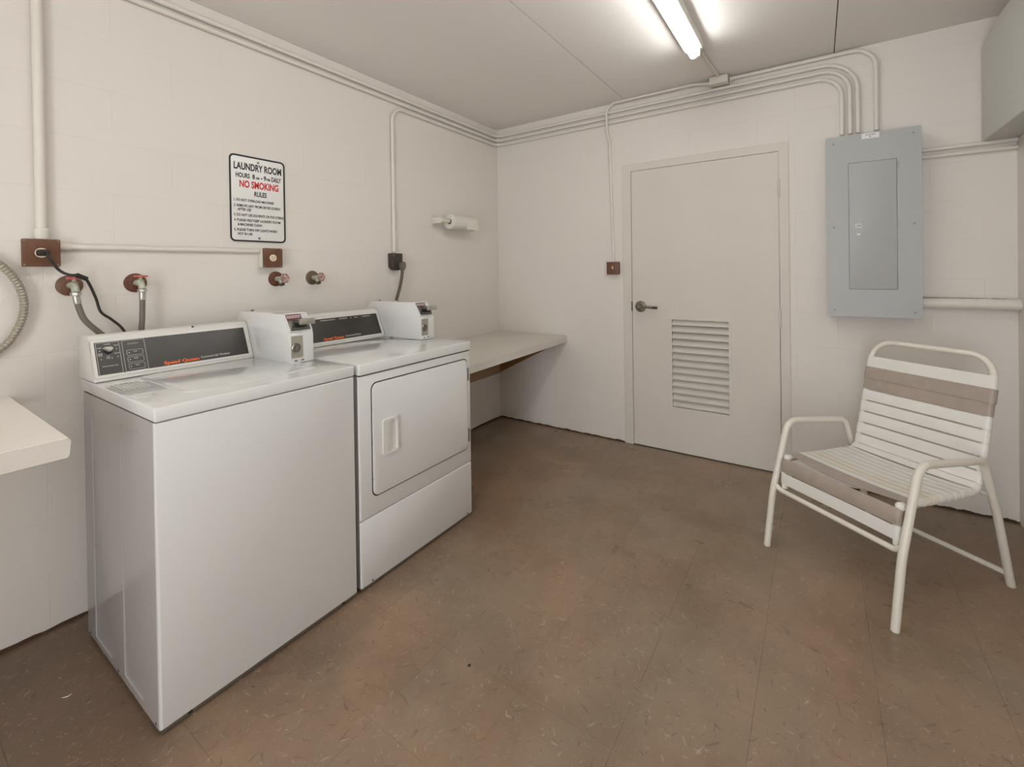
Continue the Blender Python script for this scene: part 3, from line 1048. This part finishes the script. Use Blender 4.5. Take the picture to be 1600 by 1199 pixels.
# ---------------- washer
WY0, WY1 = -2.777, -2.124
t = thing('washing_machine', (0.48, (WY0 + WY1) / 2, 0), 'white top-load washing machine, left of the two machines', 'washing machine')
bm = B()
box(bm, 0.150, 0.800, WY0, WY1, 0.014, 0.8812, 0.003)
obj('cabinet', bm, ENAMEL_SHADED, t)
bm = B()
slab(bm, (0.797, (WY0 + WY1) / 2, 0.4497), Y, Z, WY1 - WY0, 0.8635, 0.0135, 0.004, 0.006)
fp = obj('front_panel', bm, ENAMEL, t)
bm = B(); box(bm, 0.785, 0.8045, WY0 + 0.004, WY1 - 0.004, 0.005, 0.018)
obj('toe_hem', bm, STEEL, t)
for yy in (WY0 + 0.075, WY1 - 0.06):
    bm = B(); slab(bm, (0.8045, yy, 0.012), Y, Z, 0.011, 0.007, 0.0015, 0.001)
    obj('foot_slot', bm, RUBBER, t)
for (fx, fy) in ((0.20, WY0 + 0.04), (0.20, WY1 - 0.04), (0.76, WY0 + 0.04), (0.76, WY1 - 0.04)):
    bm = B(); lathe(bm, (fx, fy, 0.0), Z, [(0.022, 0), (0.022, 0.008), (0.010, 0.010), (0.010, 0.016)], 14)
    obj('foot', bm, RUBBER, t)
# pressed beads on the side panel
for xa, xb, zt, zb in ((0.250, 0.408, 0.832, 0.042), (0.535, 0.690, 0.834, 0.046)):
    bm = B()
    tube(bm, fillet([(xb, WY0, zt), (xa, WY0, zt), (xa, WY0, zb), (xb, WY0, zb)], 0.012, 4), 0.0024, 8)
    obj('side_bead', bm, ENAMEL_SHADED, t)
for fx in (0.185, 0.47, 0.78):
    bm = B(); lathe(bm, (fx, WY0, 0.026), -Y, [(0.005, -0.0005), (0.004, 0.001), (0.002, 0.0015)], 10)
    obj('screw', bm, RUBBER, t)
bm = B(); box(bm, 0.148, 0.803, WY0 + 0.003, WY1 - 0.003, 0.876, 0.886)
obj('top_seam', bm, DARKGAP, t)
bm = B(); box(bm, 0.120, 0.813, WY0 - 0.001, WY1 + 0.001, 0.8835, TOPZ, 0.006, 3)
top = obj('top', bm, ENAMEL, t)
# lid
bm = B()
ly0, ly1, lx_0, lx_1 = -2.662, -2.205, 0.290, 0.715
slab(bm, ((lx_0 + lx_1) / 2, (ly0 + ly1) / 2, TOPZ - 0.001), X, Y, lx_1 - lx_0, ly1 - ly0, 0.0055, 0.045, 0.004, 8)
obj('lid', bm, ENAMEL, t)
# instruction label, printed in rows of little icons
lb = B()
slab(lb, (0.423, -2.722, TOPZ), X, Y, 0.118, 0.082, 0.0004)
lab = obj('instruction_label', lb, SIGNM, t)
bm = B()
for r in range(7):
    for q in range(6):
        w = random.uniform(0.006, 0.011)
        slab(bm, (0.370 + r * 0.0175, -2.757 + q * 0.0135, TOPZ + 0.0004), X, Y, 0.009 if (r == 0 or q == 0) else 0.0045, w, 0.0002)
obj('label_print', bm, INKGREY, lab, smooth=False)

cy0, cy1 = WY0 + 0.001, -2.243
con = console(t, cy0, cy1)
bm = B()
p0, p1 = -2.766, -2.2605
slab(bm, face_pt((p0 + p1) / 2, 0.5), Y, FU, p1 - p0, 0.1215, 0.0018, 0.002)
bp = obj('control_panel', bm, BLACKPANEL, con)


def outline(parent, ya, yb, fa, fb, r=0.003, th=0.0011, lift=0.0019):
    bm = B()
    H = 0.1286
    ring(bm, face_pt((ya + yb) / 2, (fa + fb) / 2) + FN * lift, Y, FU, yb - ya, abs(fb - fa) * H, yb - ya - 2 * th, abs(fb - fa) * H - 2 * th, 0.0003, r, max(r - th, 0.0005))
    obj('printed_frame', bm, INKWHITE, parent, smooth=False)


outline(con, -2.7595, -2.6935, 0.03, 0.955)
outline(con, -2.6865, -2.6190, 0.03, 0.955)
for k, (nm) in enumerate(('WASH', 'RINSE', 'SPIN')):
    f1 = 0.66 - k * 0.205
    outline(con, -2.676, -2.628, f1 - 0.165, f1, 0.0035, 0.0009)
    lettering_on(con, nm, -2.657, f1 - 0.075, 0.0115, 0.0042, INKWHITE)
    bm = B(); lathe(bm, face_pt(-2.669, f1 - 0.082) + FN * 0.0017, FN, [(0.0020, 0), (0.0018, 0.001)], 12)
    obj('indicator_light', bm, CHROME, con)
lettering_on(con, 'CYCLE STATUS', -2.671, 0.83, 0.032, 0.0038, INKWHITE)
lettering_on(con, 'CYCLE SELECTOR', -2.749, 0.255, 0.044, 0.0038, INKWHITE)
for s, y, f, w in (('NORMAL', -2.757, 0.79, 0.014), ('WARM', -2.737, 0.88, 0.014), ('BRIGHT', -2.709, 0.83, 0.013), ('PERM', -2.756, 0.62, 0.012), ('PRESS', -2.756, 0.57, 0.012),
                   ('COLD', -2.734, 0.53, 0.010), ('KNITS', -2.734, 0.48, 0.010), ('DELICATE', -2.711, 0.60, 0.015)):
    lettering_on(con, s, y, f, w, 0.0042, INKWHITE)
for y, f in ((-2.750, 0.72), (-2.720, 0.90), (-2.703, 0.75), (-2.749, 0.48), (-2.719, 0.49), (-2.702, 0.51)):
    bm = B(); slab(bm, face_pt(y, f) + FN * 0.0019, Y, FU, 0.0022, 0.0048, 0.0003, 0.001)
    obj('index_mark', bm, INKWHITE, con, smooth=False)
kc = face_pt(-2.7265, 0.735) + FN * 0.0015
bm = B(); lathe(bm, kc, FN, [(0.0145, 0), (0.0145, 0.004), (0.0125, 0.006)], 26)
kb = obj('selector_knob', bm, RUBBER, con)
bm = B()
KR, KU = (Y * 0.94 + FU * -0.34).normalized(), None
KU = FN.cross(KR)
ls = []
for d, sc_ in ((0.005, 1.0), (0.018, 0.92), (0.020, 0.82)):
    o2 = [(0.0095 * math.cos(a) + 0.002, 0.0085 * math.sin(a)) for a in [-PI / 2 + k * PI / 10 for k in range(11)]] + [(-0.016, 0.002), (-0.016, -0.002)]
    ls.append([kc + FN * d + KR * a * sc_ + KU * b * sc_ for a, b in o2])
loops(bm, ls)
obj('pointer', bm, POINTER, kb)
lettering_on(con, 'Speed Queen', -2.570, 0.075, 0.119, 0.0120, INKORANGE, bold=0.035)
lettering_on(con, 'Commercial Washer', -2.445, 0.110, 0.110, 0.0085, INKWHITE)
bm = B(); lathe(bm, (0.2065, -2.452, 1.0815), (0.5, 0, 0.8), [(0.0045, -0.001), (0.0045, 0.0016), (0.002, 0.002)], 12)
obj('screw', bm, RUBBER, con)
coin_box(t, -2.2415, True)

# ---------------- dryer
DY0, DY1 = -2.104, -1.401
t = thing('clothes_dryer', (0.48, (DY0 + DY1) / 2, 0), 'white front-load clothes dryer between the washer and far shelf', 'clothes dryer')
bm = B(); box(bm, 0.130, 0.806, DY0, DY1, 0.014, 0.8762, 0.004)
obj('cabinet', bm, ENAMEL_SHADED, t)
yc = (DY0 + DY1) / 2
bm = B(); slab(bm, (0.799, yc, (0.288 + 0.8762) / 2), Y, Z, DY1 - DY0, 0.8762 - 0.290, 0.012, 0.006, 0.006)
obj('front_panel', bm, ENAMEL, t)
bm = B(); slab(bm, (0.799, yc, (0.016 + 0.286) / 2), Y, Z, DY1 - DY0, 0.270, 0.012, 0.006, 0.006)
obj('lower_panel', bm, ENAMEL, t)
bm = B(); box(bm, 0.790, 0.8055, DY0 + 0.004, DY1 - 0.004, 0.005, 0.02)
obj('toe_hem', bm, STEEL, t)
for yy in (DY0 + 0.055, DY1 - 0.04):
    bm = B(); slab(bm, (0.8107, yy, 0.026), Y, Z, 0.008, 0.006, 0.001, 0.001)
    obj('foot_slot', bm, RUBBER, t)
for (fx, fy) in ((0.20, DY0 + 0.04), (0.20, DY1 - 0.04), (0.76, DY0 + 0.04), (0.76, DY1 - 0.04)):
    bm = B(); lathe(bm, (fx, fy, 0.0), Z, [(0.022, 0), (0.022, 0.008), (0.010, 0.010), (0.010, 0.016)], 14)
    obj('foot', bm, RUBBER, t)
bm = B(); box(bm, 0.128, 0.808, DY0 + 0.003, DY1 - 0.003, 0.870, 0.881)
obj('top_seam', bm, DARKGAP, t)
bm = B(); box(bm, 0.100, 0.818, DY0 - 0.001, DY1 + 0.001, 0.8785, 0.925, 0.007, 3)
obj('top', bm, ENAMEL, t)
# door
ya, yb, za, zb = -2.041, -1.430, 0.367, 0.835
ym, zm = (ya + yb) / 2, (za + zb) / 2
bm = B(); slab(bm, (0.8108, ym, zm), Y, Z, yb - ya + 0.008, zb - za + 0.008, 0.0012, 0.030, 0, 7)
obj('door_shadow_gap', bm, DARKGAP, t)  # dark slab that paints the shadow gap round the door
bm = B(); slab(bm, (0.812, ym, zm), Y, Z, yb - ya - 0.001, zb - za - 0.001, 0.005, 0.028, 0.0035, 7)
d = obj('door', bm, ENAMEL, t)
hy, hz2 = -1.953, 0.597
bm = B()
ring(bm, (0.8168, hy, hz2), Y, Z, 0.082, 0.150, 0.050, 0.128, 0.010, 0.008, 0.004, off=(0.010, 0))
prism(bm, [(0.8165, hy - 0.008), (0.8265, hy - 0.014), (0.8265, hy - 0.004), (0.8175, hy + 0.018), (0.8165, hy + 0.03)], hz2 - 0.064, hz2 + 0.064, lambda p, q, a: V((p, q, a)))
obj('door_handle', bm, CONSOLE, d)
for z0, z1 in ((0.720, 0.787), (0.399, 0.470)):
    bm = B(); box(bm, 0.8105, 0.822, yb + 0.0005, yb + 0.0075, z0, z1, 0.0015, 1)
    obj('hinge', bm, STEEL, t)
for z in (0.73, 0.59, 0.44):
    bm = B(); lathe(bm, (0.8108, ya - 0.001, z), X, [(0.0035, 0), (0.003, 0.003)], 8)
    obj('catch_pin', bm, RUBBER, t)
# dryer console
con = console(t, DY0 + 0.001, -1.511)
bm = B()
p0, p1 = DY0 + 0.010, -1.5285
slab(bm, face_pt((p0 + p1) / 2, 0.5), Y, FU, p1 - p0, 0.1215, 0.0018, 0.002)
obj('control_panel', bm, BLACKPANEL, con)
lettering_on(con, 'Speed Queen', -1.893, 0.075, 0.118, 0.0135, INKORANGE, bold=0.035)
lettering_on(con, 'Commercial Dryer', -1.765, 0.105, 0.098, 0.0095, INKWHITE)
for s, y, w in (('PERMANENT', -1.885, 0.088), ('PRESS', -1.775, 0.050), ('&', -1.707, 0.008), ('ALL', -1.682, 0.028), ('FABRICS', -1.633, 0.056)):
    lettering_on(con, s, y, 0.87, w, 0.0065, INKWHITE, bold=0.01)
coin_box(t, -1.5095, False)

# ================================================================== SHELVES
t = thing('wall_counter', (0.34, -0.69, 0.39), 'beige laminate folding shelf in the far corner beside the dryer', 'shelf')
F = lambda y: 0.665 + 0.05 * (-y) / 1.38
bm = B()
prism(bm, [(0.002, -0.002), (F(0), -0.002), (F(-1.385), -1.385), (0.002, -1.385)], 0.728, 0.766, lambda p, q, a: V((p, q, a)), 0.001, 1)
obj('worktop', bm, SHELFLAM, t, smooth=False)
bm = B()
prism(bm, [(F(0), -0.002), (F(0) + 0.004, -0.002), (F(-1.385) + 0.004, -1.385), (F(-1.385), -1.385)], 0.716, 0.7645, lambda p, q, a: V((p, q, a)))
obj('edge_band', bm, LAMINATE_EDGE, t, smooth=False)
bm = B(); prism(bm, [(0.02, -0.02), (F(0) - 0.004, -0.02), (F(-1.385) - 0.004, -1.38), (0.02, -1.38)], 0.718, 0.7275, lambda p, q, a: V((p, q, a)))
obj('underside', bm, PLY, t, smooth=False)
bm = B(); box(bm, 0.001, 0.019, -1.38, -0.022, 0.395, 0.717, 0.001, 1)
obj('wall_board', bm, TAN, t, smooth=False)
bm = B(); prism(bm, [(0.001, 0.395), (0.001, 0.717), (0.60, 0.717), (0.60, 0.705)], -0.021, -0.003, lambda p, q, a: V((p, a, q)))
obj('gusset', bm, PLY, t, smooth=False)
bm = B(); prism(bm, [(0.019, 0.50), (0.019, 0.716), (0.66, 0.716), (0.66, 0.700), (0.645, 0.685)], -1.276, -1.262, lambda p, q, a: V((p, a, q)))
obj('bracket', bm, HOLDER, t, smooth=False)

t = thing('near_counter', (0.37, -3.64, 0.8), 'cream laminate counter at the left edge, nearest the camera', 'counter')
bm = B(); box(bm, 0.002, 0.7365, -4.398, -2.936, 0.838, 0.880, 0.0008, 1)
obj('worktop', bm, LAMINATE, t, smooth=False)
bm = B()
prism(bm, [(-4.398, 0.8785), (-2.936, 0.8785), (-2.931, 0.872), (-2.9345, 0.835), (-2.939, 0.829), (-4.398, 0.829)], 0.7368, 0.742, lambda p, q, a: V((a, p, q)), 0.001, 1)
obj('edge_band', bm, LAMINATE_EDGE, t)
bm = B(); box(bm, 0.001, 0.02, -4.38, -3.2, 0.70, 0.838)
obj('wall_board', bm, HOLDER, t)

# ================================================================== ELECTRICAL PANEL, SWITCH, PIPES, CABINET
PX0, PX1, PZ0, PZ1, PD = 2.387, 2.794, 1.012, 2.018, -0.12
t = thing('electrical_panel', ((PX0 + PX1) / 2, 0, PZ0), 'large grey steel electrical panel on the wall right of the door', 'electrical panel')
bm = B(); box(bm, PX0 + 0.008, PX1 - 0.008, -0.112, -0.001, PZ0 + 0.008, PZ1 - 0.006, 0.002)
obj('box', bm, PANELGREY, t)
ix0, ix1, iz0, iz1 = 2.488, 2.696, 1.163, 1.863
bm = B()
cx, cz = (PX0 + PX1) / 2, (PZ0 + PZ1) / 2
ring(bm, (cx, -0.112, cz), X, Z, PX1 - PX0, PZ1 - PZ0, ix1 - ix0, iz1 - iz0, 0.008, 0, 0, off=((ix0 + ix1) / 2 - cx, (iz0 + iz1) / 2 - cz))
cov = obj('cover', bm, PANELGREY, t, smooth=False)
bm = B(); slab(bm, ((ix0 + ix1) / 2, -0.1121, (iz0 + iz1) / 2), X, Z, ix1 - ix0 - 0.004, iz1 - iz0 - 0.004, 0.009, 0.002, 0.001)
d = obj('panel_door', bm, PANELGREY, t)
bm = B(); ring(bm, (2.532, -0.1212, 1.514), X, Z, 0.027, 0.022, 0.021, 0.016, 0.001, 0.008, 0.006)
obj('latch_ring', bm, STEEL, d)
bm = B(); slab(bm, (2.531, -0.1212, 1.466), X, Z, 0.014, 0.007, 0.002, 0.002)
obj('latch', bm, STEEL, d)
for x, z in ((2.422, 1.979), (2.762, 1.984), (2.421, 1.51), (2.764, 1.511), (2.420, 1.046), (2.764, 1.043)):
    bm = B(); lathe(bm, (x, -0.120, z), -Y, [(0.0055, -0.0005), (0.005, 0.0015), (0.0025, 0.0025)], 12)
    obj('screw', bm, STEEL, cov)
for z in (1.828, 1.516, 1.200):
    bm = B(); box(bm, ix1 + 0.001, ix1 + 0.007, -0.1235, -0.1195, z - 0.017, z + 0.017, 0.001, 1)
    obj('hinge', bm, PANELGREY, d)
bm = B(); slab(bm, (2.586, -0.1202, 2.001), X, Z, 0.075, 0.028, 0.0005)
lab = obj('panel_label', bm, SIGNM, cov, smooth=False)
bm = B()
slab(bm, (2.585, -0.1207, 1.996), X, Z, 0.006, 0.006, 0.0002)
for x in (2.570, 2.582, 2.594, 2.603):
    slab(bm, (x, -0.1207, 2.006), X, Z, 0.008, 0.004, 0.0002)
obj('label_print', bm, INKGREY, lab, smooth=False)

t = thing('light_switch', (1.074, 0, 1.257), 'square brown light switch plate beside the door handle side', 'light switch')
bm = B(); box(bm, 1.028, 1.120, -0.030, -0.001, 1.257, 1.347, 0.003)
obj('box', bm, BROWN, t)
bm = B(); slab(bm, (1.074, -0.030, 1.302), X, Z, 0.096, 0.094, 0.005, 0.005, 0.002)
obj('switch_plate', bm, BROWN, t)
bm = B(); prism(bm, [(-0.035, 0.012), (-0.047, 0.009), (-0.047, 0.003), (-0.035, -0.012)], 1.070, 1.0785, lambda p, q, a: V((a, p, 1.305 + q)))
obj('toggle', bm, IVORY, t)

c_ = conduit('conduit', [(2.786, -0.014, 1.905), (W_ROOM - 0.001, -0.014, 1.905)], 0, 'thin painted conduit right of the panel, upper of two passing below the cabinet', r=0.011)
c_ = conduit('conduit', [(2.786, -0.014, 1.868), (W_ROOM - 0.001, -0.014, 1.868)], 0, 'thin painted conduit right of the panel, lower of two passing below the cabinet', r=0.011)
bm = B(); tube(bm, [(2.786, -0.032, 1.090), (W_ROOM - 0.001, -0.032, 1.090)], 0.029, 22)
pp = obj('wall_pipe', bm, PIPE, label='thick painted pipe from the panel bottom right to the wall edge', cat='pipe')
bm = B()
random.seed(3)
for k in range(34):
    x = 2.80 + k * 0.0095 + random.uniform(-0.003, 0.003)
    if k > 12 and random.random() < 0.35: continue
    slab(bm, (x, -0.034 + 0.0, 1.1187), X, -Y, random.uniform(0.004, 0.012), random.uniform(0.006, 0.016), -0.0012)
obj('rust_flakes', bm, RUST, pp, smooth=False)

t = thing('wall_cabinet', (3.10, -0.55, 1.914), 'grey metal wall cabinet at the upper right edge', 'cabinet')
bm = B()
prism(bm, [(-0.008, 1.914), (-1.10, 1.914), (-1.10, 2.432), (-0.27, 2.432), (-0.008, 2.386)], 3.040, W_ROOM - 0.002, lambda p, q, a: V((a, p, q)), 0.0015, 1)
obj('body', bm, CABGREY, t, smooth=False)
# ================================================================== CHAIR
CO = V((2.54428, -0.77543, 0.0))
CU = V((0.79165, -0.61097, 0.0))
CF = V((-0.61097, -0.79165, 0.0))


def cp(u, v, z):
    return CO + CU * u + CF * v + Z * z


t = thing('patio_chair', CO, 'white tubular patio chair with white and taupe vinyl straps, right of the door', 'chair')
HW, TR = 0.266, 0.0142
for s in (-1, 1):
    bm = B()
    pts = fillet([cp(s * HW, 0.322, 0.004), cp(s * HW, 0.284, 0.25), cp(s * HW, 0.186, 0.567), cp(s * HW, -0.186, 0.530), cp(s * HW, -0.272, 0.300), cp(s * HW, -0.358, 0.004)], [0.6, 0.062, 0.055, 0.5], 9)
    tube(bm, pts, TR, 18)
    obj('arm_frame', bm, FRAMEM, t)
    for v in (0.3225, -0.3585):
        bm = B(); lathe(bm, cp(s * HW, v, 0.0), Z, [(0.0125, 0), (0.0143, 0.002), (0.0143, 0.006)], 16)
        obj('foot_cap', bm, FRAMEM, t)
SR, RR = 0.231, 0.0125
side = [(0.252, 0.272), (0.247, 0.412), (0.02, 0.398), (-0.222, 0.392), (-0.352, 0.915)]
srad = [0.035, 0.6, 0.060]
right = fillet([cp(SR, v, z) for v, z in side[:-1]] + [cp(SR, *side[-1]), cp(0, *side[-1])], srad + [0.088], 9)
left = fillet([cp(-SR, v, z) for v, z in side[:-1]] + [cp(-SR, *side[-1]), cp(0, *side[-1])], srad + [0.088], 9)
bm = B(); tube(bm, left[:-1] + list(reversed(right[:-1])), RR, 16)
obj('seat_frame', bm, FRAMEM, t)
bm = B(); tube(bm, fillet([cp(-HW, 0.278, 0.285), cp(-HW + 0.03, 0.270, 0.262), cp(HW - 0.03, 0.270, 0.262), cp(HW, 0.278, 0.285)], 0.03, 6), 0.0105, 14)
obj('front_stretcher', bm, FRAMEM, t)
bm = B(); tube(bm, [cp(-HW, -0.344, 0.052), cp(HW, -0.344, 0.052)], 0.0105, 14)
obj('rear_stretcher', bm, FRAMEM, t)
bm = B(); tube(bm, [cp(-HW, -0.243, 0.385), cp(HW, -0.243, 0.385)], 0.0095, 14)
obj('seat_stretcher', bm, FRAMEM, t)

# centre line of the side rail as (v, z) with cumulative length
rail = [((p - CO).dot(CF), p.z) for p in fillet([cp(SR, v, z) for v, z in side], srad, 14)]
cum = [0.0]
for a, b in zip(rail, rail[1:]):
    cum.append(cum[-1] + math.hypot(b[0] - a[0], b[1] - a[1]))


def rail_at(s):
    for i in range(len(cum) - 1):
        if s <= cum[i + 1] or i == len(cum) - 2:
            k = (s - cum[i]) / (cum[i + 1] - cum[i])
            a, b = rail[i], rail[i + 1]
            v, z = a[0] + (b[0] - a[0]) * k, a[1] + (b[1] - a[1]) * k
            return v, z
    return rail[-1]


def strap(s, w, m, label=None, sag=0.004, skew=0.0, lift=0.0, thick=0.0022, twist=0.0):
    """a vinyl strap laced round both side rails, at length s along the rail"""
    bm = B()
    rows = 5
    path = []
    ro = RR + thick + 0.0004 + lift
    angs = [300, 275, 250, 225, 200, 180, 160, 140, 120, 100]
    for a in angs:
        path.append(('L', math.radians(a)))
    for k in range(0, 25):
        path.append(('M', k / 24))
    for a in reversed(angs):
        path.append(('R', math.radians(a)))

    def frame(ss, e=0.006):
        a, b = rail_at(ss - e), rail_at(ss + e)
        tv, tz = b[0] - a[0], b[1] - a[1]
        l = math.hypot(tv, tz)
        tv, tz = tv / l, tz / l
        return (tv, tz), (tz, -tv)      # tangent, outward normal (up from the seat, forward from the back)
    outer, inner = [], []
    for j in range(rows):
        q = (j / (rows - 1) - 0.5) * w
        ro_, ri_ = [], []
        crown = -0.0012 * (2 * abs(j / (rows - 1) - 0.5)) ** 2
        for kind, val in path:
            for r, dst in ((ro, ro_), (ro - thick, ri_)):
                if kind == 'M':
                    u = -SR + 2 * SR * val
                    bell = math.sin(PI * val)
                    hgt = r - sag * bell + crown - twist * bell * (1.35 - val) * (1 - j / (rows - 1)) ** 1.2
                    ss = s + q + skew * (val - 0.5) * 2
                elif kind == 'L':
                    u = -SR + r * math.cos(val); hgt = r * math.sin(val) + crown; ss = s + q - skew
                else:
                    u = SR - r * math.cos(val); hgt = r * math.sin(val) + crown; ss = s + q + skew
                (v, z) = rail_at(ss)
                (_, nn) = frame(ss)
                dst.append(cp(u, v + nn[0] * hgt, z + nn[1] * hgt))
        outer.append(ro_); inner.append(ri_)
    n = len(outer[0])
    loopsv = []
    for i in range(n):
        loopsv.append([outer[j][i] for j in range(rows)] + [inner[j][i] for j in reversed(range(rows))])
    loops(bm, loopsv)
    o = obj('strap', bm, m, t, label=label)
    return o


def s_of(cond):
    best = min(range(len(rail)), key=lambda i: cond(rail[i]))
    # refine
    ss = [cum[-1] * k / 2000 for k in range(2001)]
    return min(ss, key=lambda x: cond(rail_at(x)))


# front face: white strap at the bottom, taupe above it
strap(s_of(lambda p: abs(p[1] - 0.318) + (9 if p[0] < 0.2 else 0)), 0.050, STRAPW)
strap(s_of(lambda p: abs(p[1] - 0.374) + (9 if p[0] < 0.2 else 0)), 0.052, STRAPG, 'taupe vinyl strap along the front edge', sag=0.001)
# loose sagging taupe strap on the seat
strap(s_of(lambda p: abs(p[0] - 0.188) + (9 if p[1] > 0.45 else 0)), 0.054, STRAPG, 'slack torn taupe strap at the front of the seat', sag=0.007, twist=0.020)
for k in range(8):
    v = 0.138 - k * 0.0432
    strap(s_of(lambda p: abs(p[0] - v) + (9 if p[1] > 0.45 else 0)), 0.0362, STRAPY if k in (1, 2) else STRAPW, 'yellowed white seat strap' if k in (1, 2) else None, sag=0.007)
# wide strap in the bend between seat and back
strap(s_of(lambda p: abs(p[0] + 0.208) + (9 if p[1] > 0.45 else 0)), 0.038, STRAPW, sag=0.004)
# back
s0 = s_of(lambda p: abs(p[1] - 0.812) + (9 if p[0] > -0.2 else 0))
for k in range(8):
    m_ = STRAPG if k in (1, 2) else STRAPW
    strap(s0 - k * 0.0548, (0.0535, 0.0575, 0.0535)[k] if k < 3 else 0.0470, m_, 'taupe vinyl back strap' if m_ is STRAPG else None, sag=0.006, lift=0.0032 if k == 1 else 0.0)
for s in (-1, 1):
    bm = B(); lathe(bm, cp(s * SR, 0.232, 0.409), CF * 0.5 + Z, [(0.015, -0.008), (0.0165, 0.0), (0.014, 0.008), (0.007, 0.013), (0.001, 0.014)], 18)
    obj('rail_cap', bm, STRAPW, t)

# ------------------------------------------------------------------ speck on the floor
bm = B()
bmesh.ops.create_icosphere(bm, subdivisions=2, radius=0.006)
for v in bm.verts:
    v.co = V((v.co.x * random.uniform(0.7, 1.1), v.co.y * random.uniform(0.7, 1.1), v.co.z * 0.5)) + V((1.385, -2.125, 0.0035))
obj('debris', bm, INKBLACK, label='tiny black crumb of debris on the open floor', cat='debris')

# thin curled white sliver on the tiles at the left
bm = B()
pts = [V((0.405 + 0.007 * t + 0.006 * math.sin(PI * t), -2.897 + 0.023 * t, 0.0013)) for t in [k / 8 for k in range(9)]]
tube(bm, pts, [0.0004 + 0.0009 * math.sin(PI * k / 8) for k in range(9)], 6)
obj('paint_chip', bm, SIGNM, label='small curled white sliver on the floor left of the washing machine', cat='debris')
